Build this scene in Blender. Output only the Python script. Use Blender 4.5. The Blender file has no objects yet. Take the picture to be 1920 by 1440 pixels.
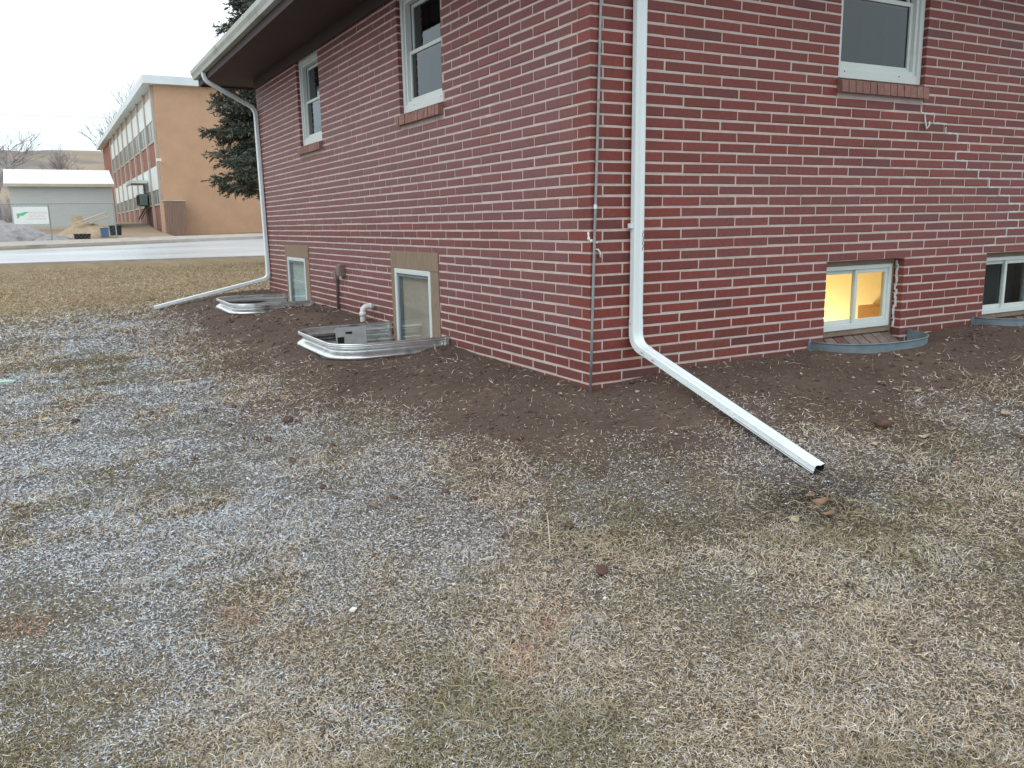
import bpy, math, random
import numpy as np
from mathutils import Vector, Matrix

random.seed(7)
RNG = np.random.default_rng(11)
SC = bpy.context.scene
COL = SC.collection
rad = math.radians

# ------------------------------------------------------------------ camera
H = 0.0677                                   # one brick course
CAM = np.array([-2.897, -4.252, 1.005])
FPX = 1566.127                               # focal length in photo pixels (1920 wide)
YAW, PIT, ROL = rad(28.83), rad(10.96), rad(1.04)
def cam_axes():
    f = np.array([math.sin(YAW)*math.cos(PIT), math.cos(YAW)*math.cos(PIT), -math.sin(PIT)])
    r = np.array([math.cos(YAW), -math.sin(YAW), 0.0]); d = np.cross(f, r)
    r2 = math.cos(ROL)*r + math.sin(ROL)*d
    d2 = -math.sin(ROL)*r + math.cos(ROL)*d
    return r2, d2, f
AX_R, AX_D, AX_F = cam_axes()
cd = bpy.data.cameras.new('camera'); cam = bpy.data.objects.new('camera', cd); COL.objects.link(cam)
cd.sensor_width = 36; cd.lens = 36*FPX/1920; cd.clip_start = 0.05; cd.clip_end = 3000
M = Matrix.Identity(4)
for i in range(3):
    M[i][0] = AX_R[i]; M[i][1] = -AX_D[i]; M[i][2] = -AX_F[i]; M[i][3] = CAM[i]
cam.matrix_world = M
SC.camera = cam

# ------------------------------------------------------------------ world, sun, exposure
SUN_EL, SUN_AZ = rad(48), rad(250)           # azimuth clockwise from +Y
w = bpy.data.worlds.new('World'); SC.world = w; w.use_nodes = True
nt = w.node_tree; nt.nodes.clear()
out = nt.nodes.new('ShaderNodeOutputWorld'); bg = nt.nodes.new('ShaderNodeBackground')
sky = nt.nodes.new('ShaderNodeTexSky'); sky.sky_type = 'NISHITA'; sky.sun_disc = False
sky.sun_elevation = SUN_EL; sky.sun_rotation = SUN_AZ; sky.air_density = 1.0; sky.dust_density = 3.0
tc = nt.nodes.new('ShaderNodeTexCoord'); sep = nt.nodes.new('ShaderNodeSeparateXYZ')
ramp = nt.nodes.new('ShaderNodeValToRGB')
# an even overcast: slightly cooler towards the horizon
ramp.color_ramp.elements[0].position = 0.0; ramp.color_ramp.elements[0].color = (0.74, 0.88, 0.96, 1)
ramp.color_ramp.elements[1].position = 0.30; ramp.color_ramp.elements[1].color = (0.945, 1.0, 1.03, 1)
cl = nt.nodes.new('ShaderNodeTexNoise'); cl.inputs['Scale'].default_value = 1.6; cl.inputs['Detail'].default_value = 4
clm = nt.nodes.new('ShaderNodeMapRange'); clm.inputs['From Min'].default_value = .3; clm.inputs['From Max'].default_value = .7
clm.inputs['To Min'].default_value = 12.3; clm.inputs['To Max'].default_value = 13.3
mul = nt.nodes.new('ShaderNodeVectorMath'); mul.operation = 'SCALE'
mix = nt.nodes.new('ShaderNodeMix'); mix.data_type = 'RGBA'; mix.inputs['Factor'].default_value = 0.94
L_ = nt.links.new
L_(tc.outputs['Generated'], sep.inputs[0]); L_(sep.outputs['Z'], ramp.inputs['Fac'])
L_(tc.outputs['Generated'], cl.inputs['Vector']); L_(cl.outputs['Fac'], clm.inputs['Value'])
L_(ramp.outputs['Color'], mul.inputs[0]); L_(clm.outputs['Result'], mul.inputs['Scale'])
L_(sky.outputs['Color'], mix.inputs['A']); L_(mul.outputs['Vector'], mix.inputs['B'])
L_(mix.outputs['Result'], bg.inputs['Color']); bg.inputs['Strength'].default_value = 0.1
L_(bg.outputs['Background'], out.inputs['Surface'])
sd = bpy.data.lights.new('sun', 'SUN'); sd.energy = 0.6; sd.angle = rad(35); sd.color = (1, .97, .93)
so = bpy.data.objects.new('sun', sd); COL.objects.link(so)
sdir = Vector((math.sin(SUN_AZ)*math.cos(SUN_EL), math.cos(SUN_AZ)*math.cos(SUN_EL), math.sin(SUN_EL)))
so.rotation_euler = (-sdir).to_track_quat('-Z', 'Y').to_euler(); so.location = sdir*60
vs = SC.view_settings; vs.view_transform = 'Standard'; vs.look = 'None'; vs.exposure = 0.15; vs.gamma = 1.0
vs.use_curve_mapping = False
cy = SC.cycles; cy.use_denoising = True; cy.max_bounces = 6; cy.diffuse_bounces = 3; cy.glossy_bounces = 3
cy.transparent_max_bounces = 12; cy.use_adaptive_sampling = True; cy.adaptive_threshold = 0.015
try: cy.denoiser = 'OPENIMAGEDENOISE'
except Exception: pass

# ------------------------------------------------------------------ helpers: noise, pixels, terrain
_tab = np.random.default_rng(3).random((256, 256))
def vnoise(x, y, seed=0):
    x = np.asarray(x, float) + seed*17.31; y = np.asarray(y, float) + seed*9.73
    xi = np.floor(x).astype(int); yi = np.floor(y).astype(int); fx = x-xi; fy = y-yi
    fx = fx*fx*(3-2*fx); fy = fy*fy*(3-2*fy)
    g = lambda a, b: _tab[a & 255, b & 255]
    return (g(xi, yi)*(1-fx)+g(xi+1, yi)*fx)*(1-fy)+(g(xi, yi+1)*(1-fx)+g(xi+1, yi+1)*fx)*fy
def fbm(x, y, seed=0, o=4):
    s = 0; a = .5; t = 0
    x = np.asarray(x, float); y = np.asarray(y, float)
    for i in range(o):
        s = s+a*vnoise(x, y, seed+i*5); t += a; a *= .5; x = x*2.03+.7; y = y*2.03+.3
    return s/t
def ss(a, b, x):
    t = np.clip((np.asarray(x, float)-a)/(b-a), 0, 1); return t*t*(3-2*t)
HX1, HY1 = 12.0, 8.45                        # house plan: 0..HX1 by 0..HY1
def house_d(x, y):
    dx = np.maximum(np.maximum(-x, x-HX1), 0); dy = np.maximum(np.maximum(-y, y-HY1), 0)
    return np.hypot(dx, dy)
def lawn_z(x, y): return -.30+.02*np.clip(y, -6, 10)+.03*np.clip(x, -4, 5)
def base_z(x, y):
    zl = np.interp(y, [0, .55, 1.5, 2.2, 5, 8.4], [-.048, -.03, -.007, .018, .065, .075])
    zr = np.interp(x, [0, .35, .83, 2, 3.3, 4, 8], [-.05, 0, .04, .05, .083, .12, .16])
    return np.where(y > x, zl, zr)
def far_z(x, y):
    xc = np.clip(x, -30, 30)
    k26 = -.02-.004*xc; k36 = .353+.016*xc; k38 = .50+.012*xc
    k46 = np.where(xc < 3, .75, .60+.03*(xc-3)); k50 = np.where(xc < 3, 1.15, .62); k57 = 1.45+0*xc
    r = lambda a, b, ya, yb: a+(b-a)*np.clip((y-ya)/(yb-ya), 0, 1)
    z = r(k26, k36, 26, 36)
    z = np.where(y > 36, r(k36, k38, 36, 38), z); z = np.where(y > 38, r(k38, k46, 38, 46), z)
    z = np.where(y > 46, r(k46, k50, 46, 50), z); z = np.where(y > 50, r(k50, k57, 50, 57), z)
    return np.where(y > 57, r(k57, 2.0+0*xc, 57, 200), z)
WELLS_RECT = [(2.09, 3.41, .97, .07), (6.12, 7.46, .97, .085)]
WELLS_HALF = [(2.50, .54, .37, .104), (4.44, .54, .37, .148)]
def rect_sdf(x, y, ya, yb, pr, R=.26):
    # rounded rectangle, open to the house side
    cx, cy_ = 1.0, (ya+yb)/2; hx_, hy_ = pr+1.0-R, (yb-ya)/2-R
    qx = np.abs(x-cx)-hx_; qy = np.abs(y-cy_)-hy_
    return np.hypot(np.maximum(qx, 0), np.maximum(qy, 0))+np.minimum(np.maximum(qx, qy), 0)-R
def half_sdf(x, y, cx, hw, pr):
    u = np.abs((x-cx)/hw)**2.15+np.abs(np.minimum(y, 0)/pr)**2.3
    return (u**.45-1)*pr
def well_blend(x, y, z):
    for ya, yb, pr, rz in WELLS_RECT:
        s_ = rect_sdf(x, y, ya, yb, pr); k = 1-ss(.02, .5, s_)
        z = z+(rz-.122+.06*(1-ss(.0, .45, np.abs(x)))+.02*ss(.5, 1.2, y-ya)-z)*k*(x < .1)
    for cx, hw, pr, rz in WELLS_HALF:
        s_ = half_sdf(x, y, cx, hw, pr); k = 1-ss(.02, .35, s_)
        z = z+(rz-.055-z)*k*(y < .1)
    return z
def ground_z(x, y, rough=True):
    x = np.asarray(x, float); y = np.asarray(y, float)
    d = house_d(x, y)
    b = lawn_z(x, y)
    b = b+(far_z(x, y)-b)*ss(10, 26, y)
    f = 1-ss(.2, 2.0, d)
    z = b+(base_z(x, y)-b)*f
    z = well_blend(x, y, z)
    if rough:
        near = 1-ss(14, 24, np.hypot(x-CAM[0], y-CAM[1]))
        sm = soil_mask(x, y)
        z = z+near*((fbm(x*1.3, y*1.3, 1)-.5)*.035+(fbm(x*4.5, y*4.5, 2, 2)-.5)*(.020+.006*sm))
    return z
def soil_edge(x, y):
    e = np.interp(y, [-.8, 0, 1.0, 1.8, 4.6, 8, 9.5], [1.12, 1.12, 1.22, 1.42, 1.52, 1.62, 1.2])
    e = np.where(x > .2, 1.10, e)
    return e+(fbm(x*1.1, y*1.1, 21)-.5)*.7
def soil_mask(x, y):
    d = house_d(x, y); e = soil_edge(x, y)
    return 1-ss(-.34, .36, d-e+(fbm(x*6, y*6, 22)-.5)*.6)
def wet_mask(x, y):
    return np.exp(-(((x-.18)/.38)**2+((y+1.62)/.17)**2))*(.5+fbm(x*5, y*5, 77))
def frost_mask(x, y):
    d = house_d(x, y); e = soil_edge(x, y)
    n = fbm(x*1.5+.25*y, y*1.5, 31, 3); n2 = fbm(x*4.6, y*4.6, 33, 3)
    base = ss(.36, .66, .62*n+.38*n2)
    ring = ss(-.1, .30, d-e)*(1-ss(.45, 1.2, d-e))
    left = (1-ss(-2.3, -1.1, x+.06*y))*ss(-1.0, .9, y)*(1-ss(6.0, 8.0, y+(n2-.5)*3))
    m = .60*base+.16*ring*(.4+n2)+.58*left*ss(.30, .58, .5*n+.5*n2)
    m = m*(1-.42*(1-ss(-2.4, -.6, y-.25*x)))
    far = ss(7.2, 9.2, y+(n2-.5)*3)
    return np.clip(m, 0, .92)*(1-.85*far)*(1-.75*soil_mask(x, y))
def ray_px(px, py):
    return AX_R*((px-960)/FPX)+AX_D*((py-720)/FPX)+AX_F
_T = .5*1.002**np.arange(2600)
def at_ground(px, py):
    d = ray_px(px, py); p = CAM+_T[:, None]*d
    h = p[:, 2]-ground_z(p[:, 0], p[:, 1], False); i = int(np.argmax(h < 0))
    if h[i] >= 0: return Vector(CAM+80*d)
    f = h[i-1]/(h[i-1]-h[i]); q_ = p[i-1]+(p[i]-p[i-1])*f
    return Vector((q_[0], q_[1], float(ground_z(q_[0], q_[1]))))
def at_y(px, py, Y):
    d = ray_px(px, py); t = (Y-CAM[1])/d[1]; return Vector(CAM+t*d)
def project(P):
    v = np.asarray(P, float)-CAM; c = v@AX_F
    return 960+FPX*(v@AX_R)/c, 720+FPX*(v@AX_D)/c, c

# ------------------------------------------------------------------ helpers: materials
def mat(name, color, rough=.6, metal=0.0, var=0.0, scale=6.0, bump=0.0, bscale=60.0, attr=None, spec=.4, stretch=None, dark=None, coat=0):
    m = bpy.data.materials.new(name); m.use_nodes = True
    n = m.node_tree.nodes; l = m.node_tree.links; p = n['Principled BSDF']
    p.inputs['Roughness'].default_value = rough; p.inputs['Metallic'].default_value = metal
    p.inputs['Specular IOR Level'].default_value = spec
    p.inputs['Base Color'].default_value = (*color, 1)
    tcn = n.new('ShaderNodeTexCoord'); vec = tcn.outputs['Object']
    if stretch:
        mp = n.new('ShaderNodeMapping'); mp.inputs['Scale'].default_value = stretch; l.new(vec, mp.inputs[0]); vec = mp.outputs[0]
    src = None
    if attr:
        a = n.new('ShaderNodeAttribute'); a.attribute_name = attr; src = a.outputs['Color']
    if var > 0:
        t = n.new('ShaderNodeTexNoise'); t.inputs['Scale'].default_value = scale; t.inputs['Detail'].default_value = 6
        t.inputs['Roughness'].default_value = .65; l.new(vec, t.inputs['Vector'])
        r = n.new('ShaderNodeMapRange'); r.inputs['From Min'].default_value = .3; r.inputs['From Max'].default_value = .7
        r.inputs['To Min'].default_value = 1-var; r.inputs['To Max'].default_value = 1+var
        l.new(t.outputs['Fac'], r.inputs['Value'])
        v = n.new('ShaderNodeVectorMath'); v.operation = 'SCALE'; l.new(r.outputs['Result'], v.inputs['Scale'])
        if src: l.new(src, v.inputs[0])
        else: v.inputs[0].default_value = color
        src = v.outputs['Vector']
        rr = n.new('ShaderNodeMapRange'); rr.inputs['To Min'].default_value = max(rough-.12, .03); rr.inputs['To Max'].default_value = min(rough+.12, 1)
        l.new(t.outputs['Fac'], rr.inputs['Value']); l.new(rr.outputs['Result'], p.inputs['Roughness'])
    if dark:
        t = n.new('ShaderNodeTexNoise'); t.inputs['Scale'].default_value = dark[1]; t.inputs['Detail'].default_value = 8; l.new(vec, t.inputs['Vector'])
        r = n.new('ShaderNodeMapRange'); r.inputs['From Min'].default_value = dark[2]; r.inputs['From Max'].default_value = dark[2]+.12
        l.new(t.outputs['Fac'], r.inputs['Value'])
        mx = n.new('ShaderNodeMix'); mx.data_type = 'RGBA'; l.new(r.outputs['Result'], mx.inputs['Factor'])
        if src: l.new(src, mx.inputs['A'])
        else: mx.inputs['A'].default_value = (*color, 1)
        mx.inputs['B'].default_value = (*dark[0], 1); src = mx.outputs['Result']
    if src: l.new(src, p.inputs['Base Color'])
    if bump > 0:
        t = n.new('ShaderNodeTexNoise'); t.inputs['Scale'].default_value = bscale; t.inputs['Detail'].default_value = 5; l.new(vec, t.inputs['Vector'])
        b = n.new('ShaderNodeBump'); b.inputs['Strength'].default_value = bump; b.inputs['Distance'].default_value = .01
        l.new(t.outputs['Fac'], b.inputs['Height']); l.new(b.outputs['Normal'], p.inputs['Normal'])
    return m
def glass_mat(name, tint, refl=.08, alpha_tint=.85):
    m = bpy.data.materials.new(name); m.use_nodes = True
    n = m.node_tree.nodes; l = m.node_tree.links; n.clear()
    o = n.new('ShaderNodeOutputMaterial'); tr = n.new('ShaderNodeBsdfTransparent'); tr.inputs[0].default_value = (*tint, 1)
    g = n.new('ShaderNodeBsdfGlossy'); g.inputs['Roughness'].default_value = .03; g.inputs['Color'].default_value = (.9, .95, .97, 1)
    nz = n.new('ShaderNodeTexNoise'); nz.inputs['Scale'].default_value = 1.5
    b = n.new('ShaderNodeBump'); b.inputs['Strength'].default_value = .04; l.new(nz.outputs['Fac'], b.inputs['Height']); l.new(b.outputs['Normal'], g.inputs['Normal'])
    fr = n.new('ShaderNodeFresnel'); fr.inputs['IOR'].default_value = 1.45
    ad = n.new('ShaderNodeMath'); ad.operation = 'ADD'; ad.use_clamp = True; ad.inputs[1].default_value = refl
    l.new(fr.outputs[0], ad.inputs[0])
    ge = n.new('ShaderNodeNewGeometry'); iv = n.new('ShaderNodeMath'); iv.operation = 'SUBTRACT'; iv.inputs[0].default_value = 1; l.new(ge.outputs['Backfacing'], iv.inputs[1])
    mu = n.new('ShaderNodeMath'); mu.operation = 'MULTIPLY'; l.new(ad.outputs[0], mu.inputs[0]); l.new(iv.outputs[0], mu.inputs[1])
    mx = n.new('ShaderNodeMixShader'); l.new(mu.outputs[0], mx.inputs[0]); l.new(tr.outputs[0], mx.inputs[1]); l.new(g.outputs[0], mx.inputs[2])
    l.new(mx.outputs[0], o.inputs['Surface'])
    return m

MT = {}
MT['brick'] = mat('brick', (.2, .07, .06), .50, var=.20, scale=35, bump=.3, bscale=160, attr='Col', spec=.36)
MT['mortar'] = mat('mortar', (.60, .50, .465), .9, var=.14, scale=9, bump=.5, bscale=140, spec=.2, dark=((.47, .39, .36), 3.2, .60))
MT['repair'] = mat('repair_mortar', (.66, .64, .62), .9, var=.15, scale=30, bump=.5, bscale=150, spec=.2)
MT['sillbrick'] = mat('sill_brick', (.23, .11, .085), .75, var=.25, scale=20, bump=.3, bscale=150, attr='Col')
MT['white_trim'] = mat('white_vinyl', (.66, .71, .69), .4, var=.04, scale=4, bump=.02, spec=.4)
MT['white_metal'] = mat('painted_aluminium', (.80, .88, .90), .36, var=.05, scale=5, stretch=(1, 1, .25), spec=.5, dark=((.60, .64, .64), 2.4, .62))
MT['gutter'] = mat('gutter_paint', (.52, .56, .52), .45, var=.10, scale=3, spec=.4, dark=((.36, .37, .33), 2.0, .56))
MT['soffit'] = mat('soffit_brown', (.062, .040, .041), .7, var=.12, scale=4)
MT['fascia'] = mat('fascia_paint', (.30, .29, .27), .6, var=.15, scale=4)
MT['galv'] = mat('galvanised_steel', (.74, .77, .78), .30, metal=.85, var=.14, scale=9, bump=.05, bscale=40, dark=((.40, .41, .41), 4.0, .58))
MT['galv_blue'] = mat('weathered_galvanised', (.20, .26, .295), .55, metal=.35, var=.18, scale=8, dark=((.17, .20, .21), 7.0, .60))
MT['conduit'] = mat('grey_conduit', (.30, .33, .34), .5, metal=.4, var=.2, scale=14, dark=((.20, .17, .15), 12, .60))
MT['buck'] = mat('treated_lumber', (.27, .20, .145), .8, var=.22, scale=5, stretch=(1, 6, 1), bump=.15, bscale=80, dark=((.19, .13, .09), 5, .60))
MT['pane'] = glass_mat('window_glass', (.86, .90, .90), .02)
MT['pane_dark'] = glass_mat('screened_glass', (.45, .52, .54), .03)
MT['blind_brown'] = mat('brown_board', (.56, .44, .36), .8, var=.12, scale=3, stretch=(1, 1, .3))
MT['blind_grey'] = mat('grey_blind', (.64, .70, .68), .8, var=.12, scale=3)
MT['curtain'] = mat('dark_curtain', (.055, .072, .08), .9, var=.3, scale=2, stretch=(8, 8, .3))
MT['room'] = mat('cream_room_wall', (.90, .75, .47), .85, var=.05, scale=2)
MT['dark'] = mat('dark_interior', (.03, .03, .032), .9)
MT['pvc'] = mat('white_pvc', (.72, .75, .74), .35, var=.05, scale=8)
MT['box'] = mat('weathered_box', (.23, .17, .155), .7, var=.2, scale=12)
MT['rustpipe'] = mat('painted_pipe', (.15, .115, .105), .7, var=.25, scale=20)
MT['caulk'] = mat('white_caulk', (.75, .74, .71), .6, var=.1, scale=40, bump=.2)
MT['label'] = mat('label_paper', (.52, .55, .57), .6, var=.15, scale=14)
MT['ink'] = mat('black_ink', (.02, .02, .022), .6)
MT['soil'] = mat('ground', (.12, .09, .07), .95, var=.22, scale=24, bump=.7, bscale=90, attr='Col', spec=.15)
MT['blade'] = mat('dead_grass', (.4, .33, .22), .85, attr='Col', spec=.15)
MT['crumb'] = mat('soil_crumb', (.12, .09, .07), .95, var=.2, scale=40, bump=.4, bscale=120, attr='Col', spec=.1)
MT['clod'] = mat('soil_clod', (.125, .080, .064), .95, var=.25, scale=30, bump=.8, bscale=70, spec=.1)
MT['leaf'] = mat('dry_leaf', (.25, .16, .105), .8, var=.3, scale=30)
MT['pale_leaf'] = mat('pale_leaf', (.45, .385, .28), .8, var=.25, scale=30)
MT['roof'] = mat('roof_shingle', (.16, .15, .15), .9, var=.3, scale=30)

# ------------------------------------------------------------------ helpers: meshes
def link(name, me, m, parent=None):
    o = bpy.data.objects.new(name, me); COL.objects.link(o)
    if m is not None and len(me.materials) == 0: me.materials.append(m)
    if parent is not None: o.parent = parent
    return o
class MB:
    def __init__(s): s.v = []; s.f = []; s.c = []
    def add(s, vs, fs, col=None):
        b = len(s.v); s.v += [tuple(p) for p in vs]; s.f += [tuple(i+b for i in f) for f in fs]
        s.c += [col if col is not None else (1, 1, 1)]*len(vs); return s
    def box(s, x0, x1, y0, y1, z0, z1, col=None):
        vs = [(x, y, z) for z in (z0, z1) for y in (y0, y1) for x in (x0, x1)]
        return s.add(vs, [(0, 2, 3, 1), (4, 5, 7, 6), (0, 1, 5, 4), (2, 6, 7, 3), (0, 4, 6, 2), (1, 3, 7, 5)], col)
    def obox(s, c, ax, ay, az, col=None):      # oriented box: centre and three half-axis vectors
        c, ax, ay, az = map(Vector, (c, ax, ay, az))
        vs = [c+ax*i+ay*j+az*k for k in (-1, 1) for j in (-1, 1) for i in (-1, 1)]
        return s.add(vs, [(0, 2, 3, 1), (4, 5, 7, 6), (0, 1, 5, 4), (2, 6, 7, 3), (0, 4, 6, 2), (1, 3, 7, 5)], col)
    def tube(s, pts, r, n=8, col=None, cap=True):
        pts = [Vector(p) for p in pts]; rs = r if isinstance(r, (list, tuple)) else [r]*len(pts)
        vs = []; fs = []
        t0 = (pts[1]-pts[0]).normalized(); u = t0.orthogonal().normalized()
        for i, p in enumerate(pts):
            a = pts[max(i-1, 0)]; b = pts[min(i+1, len(pts)-1)]; t = (b-a).normalized()
            u = (u-t*u.dot(t)).normalized(); v = t.cross(u)
            for k in range(n):
                an = 2*math.pi*k/n; vs.append(p+(u*math.cos(an)+v*math.sin(an))*rs[i])
        for i in range(len(pts)-1):
            for k in range(n):
                a = i*n+k; b = i*n+(k+1) % n; fs.append((a, b, b+n, a+n))
        if cap:
            fs.append(tuple(range(n-1, -1, -1))); fs.append(tuple((len(pts)-1)*n+k for k in range(n)))
        return s.add(vs, fs, col)
    def sweep(s, prof, pts, side, closed=True, cap=False, col=None):
        # prof: (a, b) pairs; a runs along `side`, b along tangent x side
        pts = [Vector(p) for p in pts]; n = len(prof); vs = []; fs = []
        side0 = Vector(side).normalized()
        for i, p in enumerate(pts):
            if i == 0: t = (pts[1]-p).normalized(); k = 1
            elif i == len(pts)-1: t = (p-pts[i-1]).normalized(); k = 1
            else:
                t1 = (p-pts[i-1]).normalized(); t2 = (pts[i+1]-p).normalized(); t = (t1+t2).normalized(); k = 1/max(t.dot(t1), .5)
            sd_ = (side0-t*side0.dot(t)).normalized(); nn = t.cross(sd_).normalized()
            for a, b in prof: vs.append(p+sd_*a+nn*b*k)
        m = n if closed else n-1
        for i in range(len(pts)-1):
            for j in range(m):
                a = i*n+j; b = i*n+(j+1) % n; fs.append((a, b, b+n, a+n))
        if cap: fs.append(tuple(range(n-1, -1, -1))); fs.append(tuple((len(pts)-1)*n+j for j in range(n)))
        return s.add(vs, fs, col)
    def mesh(s, name, smooth=False, col=False):
        me = bpy.data.meshes.new(name); me.from_pydata(s.v, [], s.f)
        if col:
            a = me.color_attributes.new('Col', 'FLOAT_COLOR', 'POINT')
            c = np.ones((len(s.v), 4), np.float32); c[:, :3] = np.array(s.c, np.float32); a.data.foreach_set('color', c.ravel())
        if smooth: me.polygons.foreach_set('use_smooth', [True]*len(me.polygons))
        me.update(); return me
    def build(s, name, m, parent=None, smooth=False, col=False):
        return link(name, s.mesh(name, smooth, col), m, parent)
def np_mesh(name, verts, faces_flat, sizes, cols=None, smooth=False):
    me = bpy.data.meshes.new(name)
    verts = np.asarray(verts, np.float32); nf = len(sizes)
    me.vertices.add(len(verts)); me.vertices.foreach_set('co', verts.ravel())
    me.loops.add(len(faces_flat)); me.loops.foreach_set('vertex_index', np.asarray(faces_flat, np.int32))
    me.polygons.add(nf); st = np.concatenate([[0], np.cumsum(sizes)[:-1]]).astype(np.int32)
    me.polygons.foreach_set('loop_start', st)
    if smooth: me.polygons.foreach_set('use_smooth', np.ones(nf, bool))
    me.update(calc_edges=True); me.validate()
    if cols is not None:
        a = me.color_attributes.new('Col', 'FLOAT_COLOR', 'POINT')
        c = np.ones((len(verts), 4), np.float32); c[:, :3] = cols; a.data.foreach_set('color', c.ravel())
    return me
def thing(name, label, cat, loc=(0, 0, 0), group=None):
    o = bpy.data.objects.new(name, None); COL.objects.link(o); o.location = loc; o.empty_display_size = .1
    o['label'] = label; o['category'] = cat
    if group: o['group'] = group
    return o
def tag(o, label, cat, group=None, kind=None):
    o['label'] = label; o['category'] = cat
    if group: o['group'] = group
    if kind: o['kind'] = kind
    return o
def rebase(root, loc):
    # put an Empty at its thing's base; children keep their world places
    root.location = loc
    inv = Matrix.Translation(-Vector(loc))
    for c in root.children: c.matrix_parent_inverse = inv
def bevel(o, wd, seg=2):
    b = o.modifiers.new('bevel', 'BEVEL'); b.width = wd; b.segments = seg; b.limit_method = 'ANGLE'; return o

# ================================================================== THE GROUND
def axis(lo, hi, f0, f1, st):
    a = [f0]; s = st
    while a[0] > lo: s *= 1.22; a.insert(0, max(a[0]-s, lo))
    b = list(np.arange(f0, f1, st))[1:]; s = st; b.append(f1)
    while b[-1] < hi: s *= 1.16; b.append(min(b[-1]+s, hi))
    return np.array(a+b)
gx = axis(-700, 700, -5.6, 5.6, .042); gy = axis(-60, 900, -4.4, 9.6, .045)
GX, GY = np.meshgrid(gx, gy)
GZ = ground_z(GX, GY)
inside = (GX > .12) & (GX < HX1-.12) & (GY > .12) & (GY < HY1-.12)
GZ = np.where(inside, -.8, GZ)
road = (GY > 25.9) & (GY < 36.2); GZ = np.where(road, GZ-.06, GZ)
# the sheet is cut out along the window wells
SD = np.full(GX.shape, 9.0); FN = []
for ya, yb, pr, rz in WELLS_RECT: FN.append(lambda x, y, a=(ya, yb, pr): np.where(x < .1, rect_sdf(x, y, *a), 9.0))
for cx, hw, pr, rz in WELLS_HALF: FN.append(lambda x, y, a=(cx, hw, pr): np.where(y < .1, half_sdf(x, y, *a), 9.0))
for f_ in FN:
    for it in range(3):
        s_ = f_(GX, GY); m_ = (s_ > -.05) & (s_ < .03)
        ex_ = (f_(GX+1e-4, GY)-s_)/1e-4; ey_ = (f_(GX, GY+1e-4)-s_)/1e-4; g2 = np.maximum(ex_*ex_+ey_*ey_, 1e-3)
        GX = np.where(m_, GX-(s_-.002)*ex_/g2, GX); GY = np.where(m_, GY-(s_-.002)*ey_/g2, GY)
    SD = np.minimum(SD, f_(GX, GY))
GZ = np.where(SD < .02, ground_z(GX, GY), GZ)
def ground_cols(x, y):
    sm = soil_mask(x, y)[..., None]; fr = frost_mask(x, y)[..., None]
    n = fbm(x*3, y*3, 41)[..., None]; far = ss(8, 12, y)[..., None]
    soil = np.array([.112, .081, .067])*(.75+.5*n)
    thatch = np.array([.105, .084, .062])*(.7+.6*n)
    frost = np.array([.150, .142, .142])
    tan = np.array([.24, .185, .115])*(.75+.5*n)
    g = thatch*(1-fr)+frost*fr; g = g*(1-far)+tan*far
    dk = (.75*(1-ss(-.2, 1.1, house_d(x, y)-soil_edge(x, y))))[..., None]; g = g*(1-dk)+soil*1.15*dk
    w_ = wet_mask(x, y)[..., None]; g = g*(1-.55*w_)
    return g*(1-sm)+soil*sm
gc = ground_cols(GX, GY)
yard = ss(37.5, 39, GY)[..., None]*(1-ss(3, 3.6, GX)[..., None])
gc = gc*(1-yard)+np.array([.34, .26, .19])*yard
ny, nx = GX.shape
idx = np.arange(ny*nx).reshape(ny, nx)
q = np.stack([idx[:-1, :-1], idx[:-1, 1:], idx[1:, 1:], idx[1:, :-1]], -1).reshape(-1, 4)
q = q[~((SD.ravel()[q].mean(1) < -.004) | (SD.ravel()[q].max(1) < .0035))]
gme = np_mesh('ground', np.stack([GX, GY, GZ], -1).reshape(-1, 3), q.ravel(), np.full(len(q), 4), gc.reshape(-1, 3), True)
go = link('ground', gme, MT['soil']); go['kind'] = 'structure'; go['label'] = 'graded brown soil bed running out into frosted dead lawn'

# road, kerbs and pavement
def strip(name, ya, yb, zoff, m, thick=.0, x0=-60, x1=60, n=60, ny_=6):
    xs = np.linspace(x0, x1, n); ys = np.linspace(ya, yb, ny_)
    X, Y = np.meshgrid(xs, ys); Z = far_z(X, Y)+zoff
    I = np.arange(X.size).reshape(X.shape)
    F = [tuple(int(k) for k in f) for f in np.stack([I[:-1, :-1], I[:-1, 1:], I[1:, 1:], I[1:, :-1]], -1).reshape(-1, 4)]
    V = [tuple(p) for p in np.stack([X, Y, Z], -1).reshape(-1, 3)]
    mb = MB().add(V, F)
    if thick:
        for yv, rev in ((ya, 0), (yb, 1)):
            a = [(x, yv, float(far_z(x, yv))+zoff) for x in xs]; b = [(x, yv, z-thick) for (x, _, z) in a]
            fs = [(i, i+n, i+n+1, i+1) for i in range(n-1)]; mb.add(a+b, fs)
    o = mb.build(name, m); o['kind'] = 'structure'; return o
m_road = mat('wet_asphalt', (.50, .54, .57), .30, var=.2, scale=.5, stretch=(.25, 1, 1), bump=.05, bscale=30, spec=.6)
m_conc = mat('concrete', (.42, .39, .36), .8, var=.15, scale=2, dark=((.30, .27, .24), 1.2, .58))
strip('road', 26.0, 36.0, .0, m_road)
strip('kerb', 36.0, 36.18, .13, m_conc, .2)
strip('kerb', 25.85, 26.02, .05, m_conc, .15)
strip('pavement', 36.19, 38.0, .118, m_conc, .15)

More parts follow.
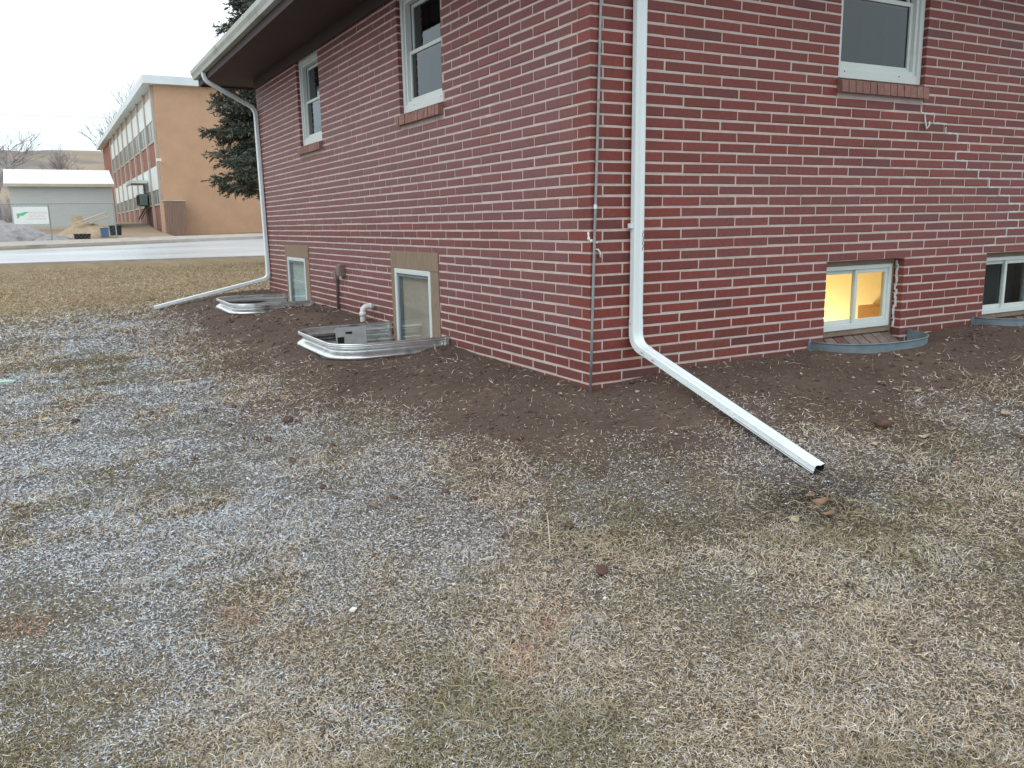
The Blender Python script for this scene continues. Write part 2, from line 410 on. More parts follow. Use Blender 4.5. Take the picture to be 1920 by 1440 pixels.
# ================================================================== THE BRICK HOUSE
house = thing('brick_house', 'red brick house with white downspouts, dark brown eaves and basement window wells', 'house', (0, 0, -.05))
rebase(house, (0, 0, -.05))
HINV = Matrix.Translation((0, 0, .05))
def hpart(o): o.matrix_parent_inverse = HINV; return o
J = .0138                                   # mortar joint
P_ = .3075                                  # brick pitch
DEP = .09
NROW = 45
OPEN_L = [(5.37, 6.28, 29*H, 45*H), (2.07, 2.98, 29*H, 45*H), (2.27, 3.34, -4*H, 11*H), (6.24, 7.34, -4*H, 11*H)]
SILL_L = [(5.37, 6.28, 27*H, 29*H), (2.07, 2.98, 27*H, 29*H)]
OPEN_R = [(2.09, 3.03, 29*H, 45*H), (2.08, 2.945, 0, 10*H), (4.005, 4.87, 0, 10*H), (6.0, 6.9, 29*H, 45*H)]
SILL_R = [(2.09, 3.03, 27*H, 29*H), (6.0, 6.9, 27*H, 29*H)]
def wp(wall, s, o, z):                      # wall coords: along, outwards, up
    return (-o, s, z) if wall == 'L' else (s, -o, z)
def mortar(wall, s0, s1, ops, name):
    mb = MB(); ops = [(a+(-.004), b+.004, c-.004, d+.004) for a, b, c, d in ops]
    S = sorted({s0, s1, *[x for o in ops for x in o[:2]]}); Z = sorted({-.55, NROW*H, *[z for o in ops for z in o[2:] if -.55 < z < NROW*H]})
    S = [x for x in S if s0 <= x <= s1]
    for a, b in zip(S[:-1], S[1:]):
        run = None
        for c, d in list(zip(Z[:-1], Z[1:]))+[(None, None)]:
            hole = c is None or any(o[0] < (a+b)/2 < o[1] and o[2] < (c+d)/2 < o[3] for o in ops)
            if not hole: run = [run[0] if run else c, d]
            elif run:
                if wall == 'L': mb.box(.0032, .2, a, b, run[0], run[1])
                else: mb.box(a, b, .0032, .2, run[0], run[1])
                run = None
    return hpart(mb.build(name, MT['mortar'], house))
wallL = mortar('L', .2, HY1, OPEN_L+SILL_L, 'wall')
wallR = mortar('R', .0032, HX1, OPEN_R+SILL_R, 'wall')
mbk = MB().box(HX1-.2, HX1, .2, HY1, -.55, NROW*H); hpart(mbk.build('wall', MT['mortar'], house))
mbk = MB().box(.2, HX1-.2, HY1-.2, HY1, -.55, NROW*H); hpart(mbk.build('wall', MT['mortar'], house))

def brick_col(wall, s, k):
    z = k*H
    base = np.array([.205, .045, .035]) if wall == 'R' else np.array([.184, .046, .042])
    r = random.random()
    if r < .06: base = np.array([.150, .042, .038])          # darker, purple
    elif r < .30: base = base*np.array([.90, .96, 1.0])
    elif r > .88: base = base*np.array([1.10, 1.06, 1.0])
    base = base*random.uniform(.93, 1.07)
    # sky sheen painted into side wall bricks, strongest mid height; chalky efflorescence on the front
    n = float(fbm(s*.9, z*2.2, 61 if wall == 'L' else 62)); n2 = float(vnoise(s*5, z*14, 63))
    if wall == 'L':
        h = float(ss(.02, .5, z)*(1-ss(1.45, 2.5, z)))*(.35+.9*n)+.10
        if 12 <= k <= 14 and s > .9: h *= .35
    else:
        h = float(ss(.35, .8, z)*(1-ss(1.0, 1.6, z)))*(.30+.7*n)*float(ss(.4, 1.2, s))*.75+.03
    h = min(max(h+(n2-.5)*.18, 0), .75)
    sheen_and_bloom = np.array([.23, .115, .12])
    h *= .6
    c = base*(1-h)+sheen_and_bloom*h
    g0 = float(base_z(*((-.01, s) if wall == 'L' else (s, -.01))))
    sp_ = max(0, 1-(z-g0)/.22)*float(vnoise(s*6, z*9, 67))*.55      # splashed soil
    return tuple(c*(1-sp_)+np.array([.13, .085, .068])*sp_)
def brick_geo(mb, wall, s0, s1, z0, z1, col, dep=DEP):
    j = lambda a=.0017: random.uniform(-a, a)
    o = random.uniform(-.0018, .0016); e = .0035; dpt = .003
    ring = [(s0+j(), z0+j()), (s1+j(), z0+j()), (s1+j(), z1+j()), (s0+j(), z1+j())]
    inn = [(s0+e+j(), z0+e+j()), (s1-e+j(), z0+e+j()), (s1-e+j(), z1-e+j()), (s0+e+j(), z1-e+j())]
    vs = [wp(wall, a, -dep, b) for a, b in ring]+[wp(wall, a, o-dpt, b) for a, b in ring]+[wp(wall, a, o+j(.0006), b) for a, b in inn]
    fs = [(8, 9, 10, 11)]
    for i in range(4):
        k = (i+1) % 4; fs += [(i, k, 4+k, 4+i), (4+i, 4+k, 8+k, 8+i)]
    if wall == 'L': fs = [tuple(reversed(f)) for f in fs]
    mb.add(vs, fs, col)
def joints(wall, k, s1):
    if wall == 'L':
        if k >= 14: js = [.196, .504] if k % 2 else [.137, .345]
        else: js = [.092] if k % 2 == 0 else [.245]
    else: js = [.093] if k % 2 else [.245]
    while js[-1]+P_ < s1-.05: js.append(js[-1]+P_+random.uniform(-.0025, .0025))
    return js
def cut(a, b, k, ops):
    segs = [(a, b)]
    for o in ops:
        if o[2] < (k+.5)*H < o[3]:
            nx_ = []
            for p, q_ in segs:
                if q_ <= o[0] or p >= o[1]: nx_.append((p, q_)); continue
                if p < o[0]: nx_.append((p, o[0]))
                if q_ > o[1]: nx_.append((o[1], q_))
            segs = nx_
    return [x for x in segs if x[1]-x[0] > .03]
bricks = []                                 # (wall, s0, s1, k, corner)
firstj = {}
for wall, s1, ops in (('L', HY1, OPEN_L+SILL_L), ('R', HX1, OPEN_R+SILL_R)):
    for k in range(-4, NROW):
        js = joints(wall, k, s1); firstj[wall, k] = js[0]
        for a, b in zip(js, js[1:]+[s1]):
            for p, q_ in cut(a, b, k, ops):
                jv = random.uniform(.0042, .0062); p2 = p+jv if p == a else p; q2 = q_-jv if (q_ == b and b != s1) else q_
                bricks.append((wall, p2, q2, k))
def brick_area(b):
    wall, s0, s1, k = b
    c = [project(wp(wall, s, 0, z)) for s in (s0, s1) for z in (k*H, (k+1)*H)]
    xs = [p[0] for p in c]; ys = [p[1] for p in c]
    if max(xs) < 0 or min(xs) > 1920 or max(ys) < 4 or min(ys) > 1440: return 0
    gz0 = float(base_z(*((-.01, s0) if wall == 'L' else (s0, -.01))))
    if (k+.6)*H < gz0: return 0
    return (max(xs)-min(xs))*H*FPX/c[0][2]
cornerk = [k for k in range(-4, NROW)]
order = sorted(range(len(bricks)), key=lambda i: -brick_area(bricks[i]))
NC = sum(1 for k in cornerk if -1 <= k <= 33)
single = set(order[:300-NC])
rest = {'L': MB(), 'R': MB()}
for i, (wall, s0, s1, k) in enumerate(bricks):
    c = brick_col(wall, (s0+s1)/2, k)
    if i in single:
        mb = MB(); brick_geo(mb, wall, s0, s1, k*H+J/2, (k+1)*H-J/2, c)
        mb.build('brick', MT['brick'], wallL if wall == 'L' else wallR, col=True)
    else: brick_geo(rest[wall], wall, s0, s1, k*H+J/2, (k+1)*H-J/2, c)
for k in cornerk:                           # corner bricks wrap both walls
    a = firstj['L', k]-J/2; b = firstj['R', k]-J/2; o = random.uniform(-.0015, .0015); jj = lambda: random.uniform(-.001, .001)
    z0 = k*H+J/2; z1 = (k+1)*H-J/2; e = .0035
    lo = [(o+jj(), o+e), (o+e, o+jj()), (b, o+jj()), (b, a), (o+jj(), a)]
    vs = [(x, y, z0) for x, y in lo]+[(x, y, z1) for x, y in lo]
    fs = [(0, 1, 6, 5), (1, 2, 7, 6), (2, 3, 8, 7), (3, 4, 9, 8), (4, 0, 5, 9), (5, 6, 7, 8, 9), (4, 3, 2, 1, 0)]
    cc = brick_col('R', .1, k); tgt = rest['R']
    if -1 <= k <= 33: MB().add(vs, fs, cc).build('brick', MT['brick'], wallR, col=True)
    else: tgt.add(vs, fs, cc)
for wl, wo in (('L', wallL), ('R', wallR)):
    r = rest[wl].build('brick_courses', MT['brick'], wo, col=True); r['kind'] = 'stuff'

# repointed zigzag crack on the front wall
rep = MB()
RX = {26: 3.02, 25: 3.17, 24: 3.32, 23: 3.467, 22: 3.62, 21: 3.47, 20: 3.628, 19: 3.78, 18: 3.928, 17: 4.076, 16: 4.221, 15: 4.377, 14: 4.23, 13: 4.385, 12: 4.231, 11: 4.086, 10: 3.907}
prev = None
for k in range(26, 9, -1):
    js = joints('R', k, 6.0); x = min(js, key=lambda q_: abs(q_-RX[k])); wv = random.uniform(.005, .0075)
    n = 5; L0 = [(x-wv+random.uniform(-.003, .003), -.0015, k*H-.004+(H+.008)*i/(n-1)) for i in range(n)]
    L1 = [(x+wv+random.uniform(-.003, .003), -.0015, p[2]) for p in L0]
    rep.add(L0+L1+[(x, .02, k*H), (x, .02, (k+1)*H)], [(i, n+i, n+i+1, i+1) for i in range(n-1)])
    if prev is not None:
        xa, xb = sorted((prev, x)); z = (k+1)*H; m_ = max(3, int((xb-xa)/.025)+2)
        A = [(xa+(xb-xa)*i/(m_-1), -.0008, z-.0065+random.uniform(-.0025, .0015)) for i in range(m_)]
        B = [(p[0], -.0008, z+.0065+random.uniform(-.0015, .0025)) for p in A]
        rep.add(A+B, [(i, i+1, m_+i+1, m_+i) for i in range(m_-1)])
    prev = x
rep.build('repair_mortar', MT['repair'], wallR)['label'] = 'pale grey stepped line of repointed mortar'

# ---- brick sills (rowlock courses)
def sill(wall, s0, s1):
    bp = [(.036, 27*H+.036), (.032, 28.55*H), (-.092, 29*H+.004), (-.19, 29*H+.004), (-.19, 27*H-.004), (-.004, 27*H-.004), (-.004, 27*H+.036)]
    bv = [wp(wall, q_, a_, b_) for q_ in (s0-.003, s1+.003) for a_, b_ in bp]; m_ = len(bp)
    root = hpart(MB().add(bv, [(i, (i+1) % m_, m_+(i+1) % m_, m_+i) for i in range(m_)]+[tuple(range(m_)), tuple(range(2*m_-1, m_-1, -1))]).build('window_sill', MT['mortar'], house))
    n = 13; wd = (s1-s0+.02)/n
    for i in range(n):
        a = s0-.01+i*wd+.005; b = a+wd-.010
        c = np.array([.29, .15, .125])*random.uniform(.85, 1.12)
        o = random.uniform(-.003, .003)
        pr = [(.045+o, 27*H+.030), (.040+o, 28.6*H), (-.09, 29*H+.012), (-.09, 27*H+.045)]
        vs = [wp(wall, a, q_[0], q_[1]) for q_ in pr]+[wp(wall, b, q_[0], q_[1]) for q_ in pr]
        fs = [(0, 1, 2, 3), (7, 6, 5, 4), (0, 4, 5, 1), (1, 5, 6, 2), (2, 6, 7, 3), (3, 7, 4, 0)]
        if wall == 'L': fs = [tuple(reversed(f)) for f in fs]
        MB().add(vs, fs, tuple(c)).build('sill_brick', MT['sillbrick'], root, col=True)
for s0, s1, _, _ in SILL_L: sill('L', s0, s1)
for s0, s1, _, _ in SILL_R: sill('R', s0, s1)

# ---- windows
def wbox(mb, wall, s0, s1, o0, o1, z0, z1):
    if wall == 'L': mb.box(-o1, -o0, s0, s1, z0, z1)
    else: mb.box(s0, s1, -o1, -o0, z0, z1)
    return mb
def frame_mb(wall, s0, s1, z0, z1, t, o0, o1, tb=None):
    tb = t if tb is None else tb; mb = MB()
    wbox(mb, wall, s0, s0+t, o0, o1, z0, z1); wbox(mb, wall, s1-t, s1, o0, o1, z0, z1)
    wbox(mb, wall, s0+t, s1-t, o0, o1, z1-t, z1); wbox(mb, wall, s0+t, s1-t, o0, o1, z0, z0+tb); return mb
def sash_window(wall, s0, s1, z0, z1, mid, label=None):
    # outer casing, stepped frame, two sashes, panes, curtain
    win = hpart(frame_mb(wall, s0+.003, s1-.003, z0+.002, z1, .045, -.11, -.035, .062).build('window', MT['white_trim'], house)); bevel(win, .004)
    if label: win['label'] = label
    fr = frame_mb(wall, s0+.048, s1-.048, z0+.064, z1-.045, .030, -.105, -.052).build('frame', MT['white_trim'], win); bevel(fr, .003)
    a, b = s0+.078, s1-.078; zb_, zt = z0+.094, z1-.075
    for (p, q_, oo) in ((zb_, mid+.018, -.080), (mid-.018, zt, -.112)):
        f = frame_mb(wall, a, b, p, q_, .030, oo-.025, oo).build('sash', MT['white_trim'], win); bevel(f, .002)
        wbox(MB(), wall, a+.030, b-.030, oo-.016, oo-.012, p+.030, q_-.030).build('pane', MT['pane_dark'], win)
    wbox(MB(), wall, a, b, -.24, -.235, zb_, zt).build('curtain', MT['curtain'], win)
    for i in range(3):
        s = a+(b-a)*(.15+.33*i); wbox(MB(), wall, s, s+.05, -.215, -.205, zb_, zt).build('curtain_fold', MT['curtain'], win)
    sc = MB()
    for s in (s0+.10, s1-.25):
        sc.add([wp(wall, s+.008*math.cos(t), -.0345, z0+.048+.005*math.sin(t)) for t in np.linspace(0, 2*math.pi, 9)[:-1]], [tuple(range(8)) if wall == 'R' else tuple(range(7, -1, -1))])
    sc.build('weep_hole', MT['ink'], win)
ZT = 43.4*H
for s0, s1, z0, z1 in OPEN_L[:2]: sash_window('L', s0, s1, 29*H, ZT, 2.46)
for (s0, s1, z0, z1) in (OPEN_R[0], OPEN_R[3]): sash_window('R', s0, s1, 29*H, ZT, 2.53)
# heads above the upper windows
for wall, ops in (('L', OPEN_L[:2]), ('R', (OPEN_R[0], OPEN_R[3]))):
    for s0, s1, _, _ in ops: hpart(wbox(MB(), wall, s0, s1, -.11, -.03, ZT+.001, NROW*H).build('window_head', MT['white_trim'], house))

# sliding basement windows on the front wall
def slider(s0, s1, lit):
    zlo, zhi = 1.55*H, 10*H-.001
    trim = frame_mb('R', s0+.003, s1-.003, zlo, zhi, .040, -.15, -.085, .045)
    win = hpart(trim.build('window', MT['buck'], house)); bevel(win, .004)
    win['label'] = 'lit sliding basement window glowing yellow' if lit else 'unlit sliding basement window'
    f = frame_mb('R', s0+.043, s1-.043, zlo+.045, zhi-.040, .032, -.14, -.072, .045).build('frame', MT['white_trim'], win); bevel(f, .004)
    mid = (s0+s1)/2
    for a, b, oo in ((s0+.075, mid+.018, -.105), (mid-.018, s1-.075, -.085)):
        sh = frame_mb('R', a, b, zlo+.09, zhi-.072, .030, oo-.018, oo).build('sash', MT['white_trim'], win); bevel(sh, .003)
        wbox(MB(), 'R', a+.03, b-.03, oo-.012, oo-.009, zlo+.12, zhi-.102).build('pane', MT['pane'], win)
    # sloping ledge of bricks and mortar below
    lg = MB().add([(s0, .15, zlo), (s1, .15, zlo), (s1, -.02, .2*H), (s0, -.02, .2*H), (s0, .15, -.3), (s1, .15, -.3), (s1, -.02, -.3), (s0, -.02, -.3)],
                  [(0, 3, 2, 1), (3, 7, 6, 2), (0, 1, 5, 4)]).build('ledge', MT['mortar'], win)
    n = 8; wd = (s1-s0)/n
    for i in range(n):
        a = s0+i*wd+.006; b = a+wd-.012; up = .006+random.uniform(0, .003)
        z_in, z_out = zlo-.01+up, .2*H+up
        MB().add([(a, .11, z_in), (b, .11, z_in), (b, -.018, z_out), (a, -.018, z_out), (a, .11, z_in-.03), (b, .11, z_in-.03), (b, -.018, z_out-.03), (a, -.018, z_out-.03)],
                 [(0, 3, 2, 1), (3, 7, 6, 2), (0, 4, 7, 3), (1, 2, 6, 5), (0, 1, 5, 4)], tuple((np.array([.20, .155, .135]) if random.random() < .6 else np.array([.19, .095, .08]))*random.uniform(.75, 1.2))).build('ledge_brick', MT['sillbrick'], win, col=True)
    return win
wl = slider(2.08, 2.945, True); wd_ = slider(4.005, 4.87, False)
# ragged old sealant up the side of the lit window
ck = MB()
for i in range(16):
    z = .16+i*.032; ck.obox((2.942, .06+random.uniform(-.008, .008), z), (.004+random.uniform(0, .003), 0, 0), (0, .005+random.uniform(0, .003), 0), (0, 0, .019+random.uniform(0, .006)))
ck.build('sealant', MT['caulk'], wl)
# the room behind the lit window
rm = MB(); x0, x1, y0, y1, z0, z1 = 1.5, 3.6, .21, 2.0, -1.3, .95
rm.add([(x0, y0, z0), (x1, y0, z0), (x1, y1, z0), (x0, y1, z0), (x0, y0, z1), (x1, y0, z1), (x1, y1, z1), (x0, y1, z1)],
       [(0, 1, 2, 3), (4, 7, 6, 5), (3, 2, 6, 7), (0, 3, 7, 4), (1, 5, 6, 2)])
hpart(rm.build('basement_room', MT['room'], house))
hpart(MB().box(3.42, 3.59, .50, .78, -1.3, .22).build('cabinet', mat('cabinet_wood', (.55, .30, .10), .6, var=.15, scale=4), house))
hpart(MB().box(3.90, 4.95, .32, .34, -.1, .75).build('blind', MT['curtain'], house))
ld = bpy.data.lights.new('room_lamp', 'POINT'); ld.energy = 42; ld.color = (1, .82, .50); ld.shadow_soft_size = .12
lo = bpy.data.objects.new('room_lamp', ld); COL.objects.link(lo); lo.parent = house; hpart(lo); lo.location = (3.2, 1.30, -.30)

# egress windows on the side wall, in timber bucks
def egress(s0, s1, blind, lab):
    zt = .762
    bk = MB()
    wbox(bk, 'L', s0-.018, s0+.15, -.14, .007, -.5, .60); wbox(bk, 'L', s1-.075, s1+.018, -.14, .007, -.5, .60)
    wbox(bk, 'L', s0-.018, s1+.018, -.14, .010, .602, zt)
    win = hpart(bk.build('window', MT['buck'], house)); win['label'] = lab; bevel(win, .003)
    a, b = s0+.15, s1-.075
    f = frame_mb('L', a+.002, b-.002, -.32, .60, .045, -.09, .012).build('frame', MT['white_trim'], win); bevel(f, .004)
    f = frame_mb('L', a+.047, b-.047, -.27, .553, .028, -.085, -.001).build('sash', MT['galv_blue'], win); bevel(f, .003)
    wbox(MB(), 'L', a+.075, b-.075, -.014, -.010, -.24, .525).build('pane', MT['pane'], win)
    wbox(MB(), 'L', a+.05, b-.05, -.05, -.042, -.26, .545).build('blind', blind, win)
    wbox(MB(), 'L', a, b, -.14, .0, -.55, -.322).build('apron', MT['mortar'], win)
egress(2.27, 3.34, MT['blind_brown'], 'tall basement window with brown pane in a wooden surround')
egress(6.24, 7.34, MT['blind_grey'], 'tall basement window with grey green pane in a wooden surround')

# ---- eaves, roof, gutters
OV = .64
so_ = MB()
for x0, x1, y0, y1 in ((-OV, 0, -OV, HY1+OV), (HX1, HX1+OV, -OV, HY1+OV), (0, HX1, -OV, 0), (0, HX1, HY1, HY1+OV)):
    so_.box(x0, x1, y0, y1, NROW*H-.0, NROW*H+.012)
hpart(so_.build('soffit', MT['soffit'], house))
for nm, bx in (('frieze', (-.028, -.001, .0, HY1, NROW*H-.115, NROW*H-.001)), ('frieze', (-.028, HX1, -.028, -.001, NROW*H-.115, NROW*H-.001))):
    o = hpart(MB().box(*bx).build('frieze_board', MT['soffit'], house))
for bx in ((-OV-.02, -OV, -OV-.02, HY1+OV+.02), (HX1+OV, HX1+OV+.02, -OV-.02, HY1+OV+.02), (-OV, HX1+OV, -OV-.02, -OV), (-OV, HX1+OV, HY1+OV, HY1+OV+.02)):
    hpart(MB().box(*bx, NROW*H-.025, NROW*H+.19).build('fascia_board', MT['soffit'], house))
e = OV+.06; zr0 = NROW*H+.19; zr1 = zr0+(HY1/2+e)*.36; hx = HY1/2
rf = MB().add([(-e, -e, zr0), (HX1+e, -e, zr0), (HX1+e, HY1+e, zr0), (-e, HY1+e, zr0), (hx, hx, zr1), (HX1-hx, hx, zr1),
               (-e, -e, zr0+.02), (HX1+e, -e, zr0+.02), (HX1+e, HY1+e, zr0+.02), (-e, HY1+e, zr0+.02), (hx, hx, zr1+.02), (HX1-hx, hx, zr1+.02)],
              [(6, 7, 11, 10), (7, 8, 11), (8, 9, 10, 11), (9, 6, 10), (0, 4, 5, 1), (1, 5, 2), (2, 5, 4, 3), (3, 4, 0), (0, 1, 7, 6), (1, 2, 8, 7), (2, 3, 9, 8), (3, 0, 6, 9)])
hpart(rf.build('roof', MT['roof'], house))
GP = [(0, .125), (0, 0), (.065, 0), (.075, .035), (.098, .075), (.104, .118), (.098, .126), (.090, .120), (.092, .08), (.068, .038), (.060, .006), (.004, .006), (.004, .125)]
zg = NROW*H+.065
def gutter(p, q_, outward):
    # open K profile swept along the eave
    p, q_, ow = Vector(p), Vector(q_), Vector(outward); n = len(GP); vs = []
    for e_ in (p, q_): vs += [e_+ow*a+Vector((0, 0, b)) for a, b in GP]
    fs = [(j, (j+1) % n, n+(j+1) % n, n+j) for j in range(n)]
    capp = [(0, .125), (0, 0), (.065, 0), (.075, .035), (.098, .075), (.104, .118), (.098, .126)]
    g = hpart(MB().add(vs, fs).build('gutter', MT['gutter'], house))
    for e_ in (p, q_):
        d = (q_-p).normalized()*(.002 if e_ == p else -.002)
        c = [e_+ow*a+Vector((0, 0, b)) for a, b in capp]
        MB().add(c+[x+d for x in c], [tuple(range(len(c))), tuple(range(2*len(c)-1, len(c)-1, -1))]).build('end_cap', MT['gutter'], g)
gutter((-OV-.021, -OV-.02, zg), (-OV-.021, HY1+OV+.02, zg), (-1, 0, 0))
gutter((-OV-.02, -OV-.021, zg), (HX1+OV, -OV-.021, zg), (0, -1, 0))

# ---- downspouts: ribbed rectangular pipe
def ds_prof(w_, d_):
    w2, d2 = w_/2, d_/2; r = .0040; p = []
    def edge(ax, ay, bx, by, nx_, ny_, nrib):
        L = math.hypot(bx-ax, by-ay); ux, uy = (bx-ax)/L, (by-ay)/L; m_ = .007
        p.append((ax+ux*m_, ay+uy*m_)); sp = (L-2*m_)/nrib
        for i in range(nrib):
            s = m_+sp*(i+.28)
            p.append((ax+ux*s, ay+uy*s)); p.append((ax+ux*(s+sp*.12)-nx_*r, ay+uy*(s+sp*.12)-ny_*r))
            p.append((ax+ux*(s+sp*.32)-nx_*r, ay+uy*(s+sp*.32)-ny_*r)); p.append((ax+ux*(s+sp*.44), ay+uy*(s+sp*.44)))
        p.append((bx-ux*m_, by-uy*m_))
    edge(-w2, -d2, w2, -d2, 0, -1, 1); edge(w2, -d2, w2, d2, 1, 0, 3); edge(w2, d2, -w2, d2, 0, 1, 1); edge(-w2, d2, -w2, -d2, -1, 0, 3)
    return p
def arc_pts(a, b, c, r, n=6):
    # round the corner a-b-c
    a, b, c = Vector(a), Vector(b), Vector(c); u = (a-b).normalized(); v = (c-b).normalized()
    p, q_ = b+u*r, b+v*r; return [p.lerp(b, t).lerp(b.lerp(q_, t), t) for t in np.linspace(0, 1, n)]
def downspout(top, pts, ext, side, w_, d_, lab):
    # pts: polyline from the gutter to the foot; ext: end of the extension
    pr = ds_prof(w_, d_); ps = [Vector(p) for p in pts]; path = [ps[0]]
    for i in range(1, len(ps)-1): path += arc_pts(ps[i-1], ps[i], ps[i+1], .09)
    path.append(ps[-1])
    ds = hpart(MB().sweep(pr, path, side).build('downspout', MT['white_metal'], house, smooth=False)); ds['label'] = lab
    foot = ps[-1]; e_ = Vector(ext); corner = foot+Vector((0, 0, -.10))
    pe = [(a*1.06, b*1.07) for a, b in pr]
    dirn = (e_-corner).normalized()
    el = [foot+Vector((0, 0, .06))]+arc_pts(foot, corner, e_, .085, 9)+[corner+dirn*.13]
    elb = MB().sweep(pe, el, side).build('elbow', MT['white_metal'], ds)
    for i in range(3):                      # crimp ridges
        f = .10+.12*i; pp = arc_pts(foot, corner, e_, .085, 25); k = 3+i*3
        MB().sweep([(a*1.04, b*1.04) for a, b in pe], [pp[k], pp[k].lerp(pp[k+1], .5)], side).build('crimp', MT['white_metal'], elb)
    st = corner+dirn*.09
    exo = MB().sweep(pr, [st, st.lerp(e_, .5), e_], side).build('extension', MT['white_metal'], ds)
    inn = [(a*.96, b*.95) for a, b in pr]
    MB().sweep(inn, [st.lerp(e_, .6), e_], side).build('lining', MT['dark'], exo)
    sdv = Vector(side).normalized(); scw = MB()
    for base_, o in ((foot+Vector((0, 0, .035)), None), (corner+dirn*.12, None), (st+dirn*.14, None)):
        c = base_-sdv*(w_/2*1.06); scw.tube([c+sdv*.002, c-sdv*.005], .006, 8)
    scw.build('screw', MT['galv'], ds)
    return ds
# near one, on the front wall by the corner
EXT = (.345, -1.50, -.222)
dsn = downspout(None, [(.34, -OV-.07, zg+.02), (.34, -OV-.07, zg-.10), (.335, -.036, 2.62), (.325, -.036, .33)], EXT, (1, 0, 0), .076, .051, 'white ribbed downspout by the house corner with long extension over the soil')
MB().box(.272, .288, -.045, -.012, .955, .985).build('clip', MT['white_metal'], dsn)
scr = MB()
for i in range(7):
    scr.obox((.352+random.uniform(-.004, .004), -.0623, .93-i*.017), (.0015, 0, 0), (0, .0006, 0), (random.uniform(-.001, .001), 0, .010))
scr.build('scratch', MT['ink'], dsn)
far_ext = (-1.60, 8.60, float(ground_z(-1.6, 8.6))+.045)
downspout(None, [(-OV-.06, 8.42, zg+.02), (-OV-.06, 8.42, zg-.10), (-.036, 8.40, 2.66), (-.036, 8.33, .36)], far_ext, (0, 1, 0), .076, .051, 'white downspout at the far end of the side wall with extension onto the lawn')

# ---- conduit on the corner, with straps and caulk
cdn = hpart(MB().tube([(.078, -.012, 3.0), (.067, -.012, 2.25), (.045, -.012, 1.5), (.024, -.014, .93), (.006, -.016, .40), (-.013, -.018, -.14)], .0085, 10).build('conduit', MT['conduit'], house, smooth=True))
cp = MB().tube([(.030, -.012, 1.10), (.029, -.012, 1.075)], .0115, 10); cp.build('coupling', MT['galv'], cdn)
def blob(mb, c, r, n=7, sq=(1, 1, 1), col=None, jit=.25):
    c = Vector(c); vs = []; fs = []
    rings = [(-.6, .75), (0, 1), (.6, .75)]
    vs.append(c+Vector((0, 0, -r*sq[2])))
    for h_, rr in rings:
        for k in range(n):
            a = 2*math.pi*k/n; q_ = r*rr*(1+random.uniform(-jit, jit))
            vs.append(c+Vector((math.cos(a)*q_*sq[0], math.sin(a)*q_*sq[1], h_*r*sq[2]*(1+random.uniform(-jit, jit)))))
    vs.append(c+Vector((0, 0, r*sq[2])))
    for k in range(n):
        k2 = (k+1) % n; fs.append((0, 1+k2, 1+k))
        for i in (0, 1): fs.append((1+i*n+k, 1+i*n+k2, 1+(i+1)*n+k2, 1+(i+1)*n+k))
        fs.append((1+2*n+k, 1+2*n+k2, 1+3*n))
    return mb.add(vs, fs, col)
bl = MB()
for c, r, s in (((-.005, .006, .90), .015, (.5, .8, 1.2)), ((.010, -.003, .885), .014, (1, .5, .8)), ((-.004, .012, .925), .012, (.4, .8, 1.4)), ((.045, -.004, .875), .012, (1.2, .5, .6))): blob(bl, c, r, 9, s)
bl.build('caulk', MT['caulk'], cdn, smooth=True)
MB().tube([(.030, -.010, .835), (.052, -.011, .832), (.064, -.012, .815), (.069, -.011, .785)], [.004, .006, .006, .007], 8).build('pipe_strap', MT['caulk'], cdn, smooth=True)

# ---- utility box, riser pipe and PVC vent on the side wall
ub = hpart(bevel(MB().box(-.060, .002, 4.79, 4.92, .445, .580).build('utility_box', MT['box'], house), .008))
MB().box(-.068, -.0605, 4.80, 4.91, .465, .562).build('cover', MT['box'], ub)
MB().tube([(-.05, 4.80, .45), (-.05, 4.80, .425)], .016, 8).build('fitting', MT['galv'], ub)
rp = hpart(MB().tube([(-.02, 5.05, .50), (-.022, 5.045, .40), (-.024, 5.04, .02)], [.018, .018, .016], 8).build('riser_pipe', MT['rustpipe'], house, smooth=True))
bevel(MB().box(-.045, .002, 5.02, 5.11, .40, .50).build('junction', MT['box'], rp), .006)
pv = [(.01, 3.93, .185), (-.05, 3.93, .187), (-.085, 3.93, .183), (-.108, 3.93, .165), (-.115, 3.93, .130), (-.116, 3.93, -.12)]
pvo = hpart(MB().tube(pv, .030, 14).build('vent_pipe', MT['pvc'], house, smooth=True))
MB().tube([(-.1155, 3.93, .135), (-.116, 3.93, .09)], .0345, 14).build('pipe_collar', MT['pvc'], pvo, smooth=True)
MB().tube([(-.02, 3.93, .1865), (-.045, 3.93, .187)], .0345, 14).build('pipe_collar', MT['pvc'], pvo, smooth=True)
# white painted hook on the front wall
hk = hpart(MB().tube([(3.052, -.004, 1.757), (3.054, -.012, 1.70), (3.066, -.018, 1.645), (3.095, -.018, 1.672), (3.100, -.012, 1.695), (3.118, -.006, 1.700)], [.004, .006, .007, .006, .006, .004], 7).build('hook', MT['caulk'], house, smooth=True))

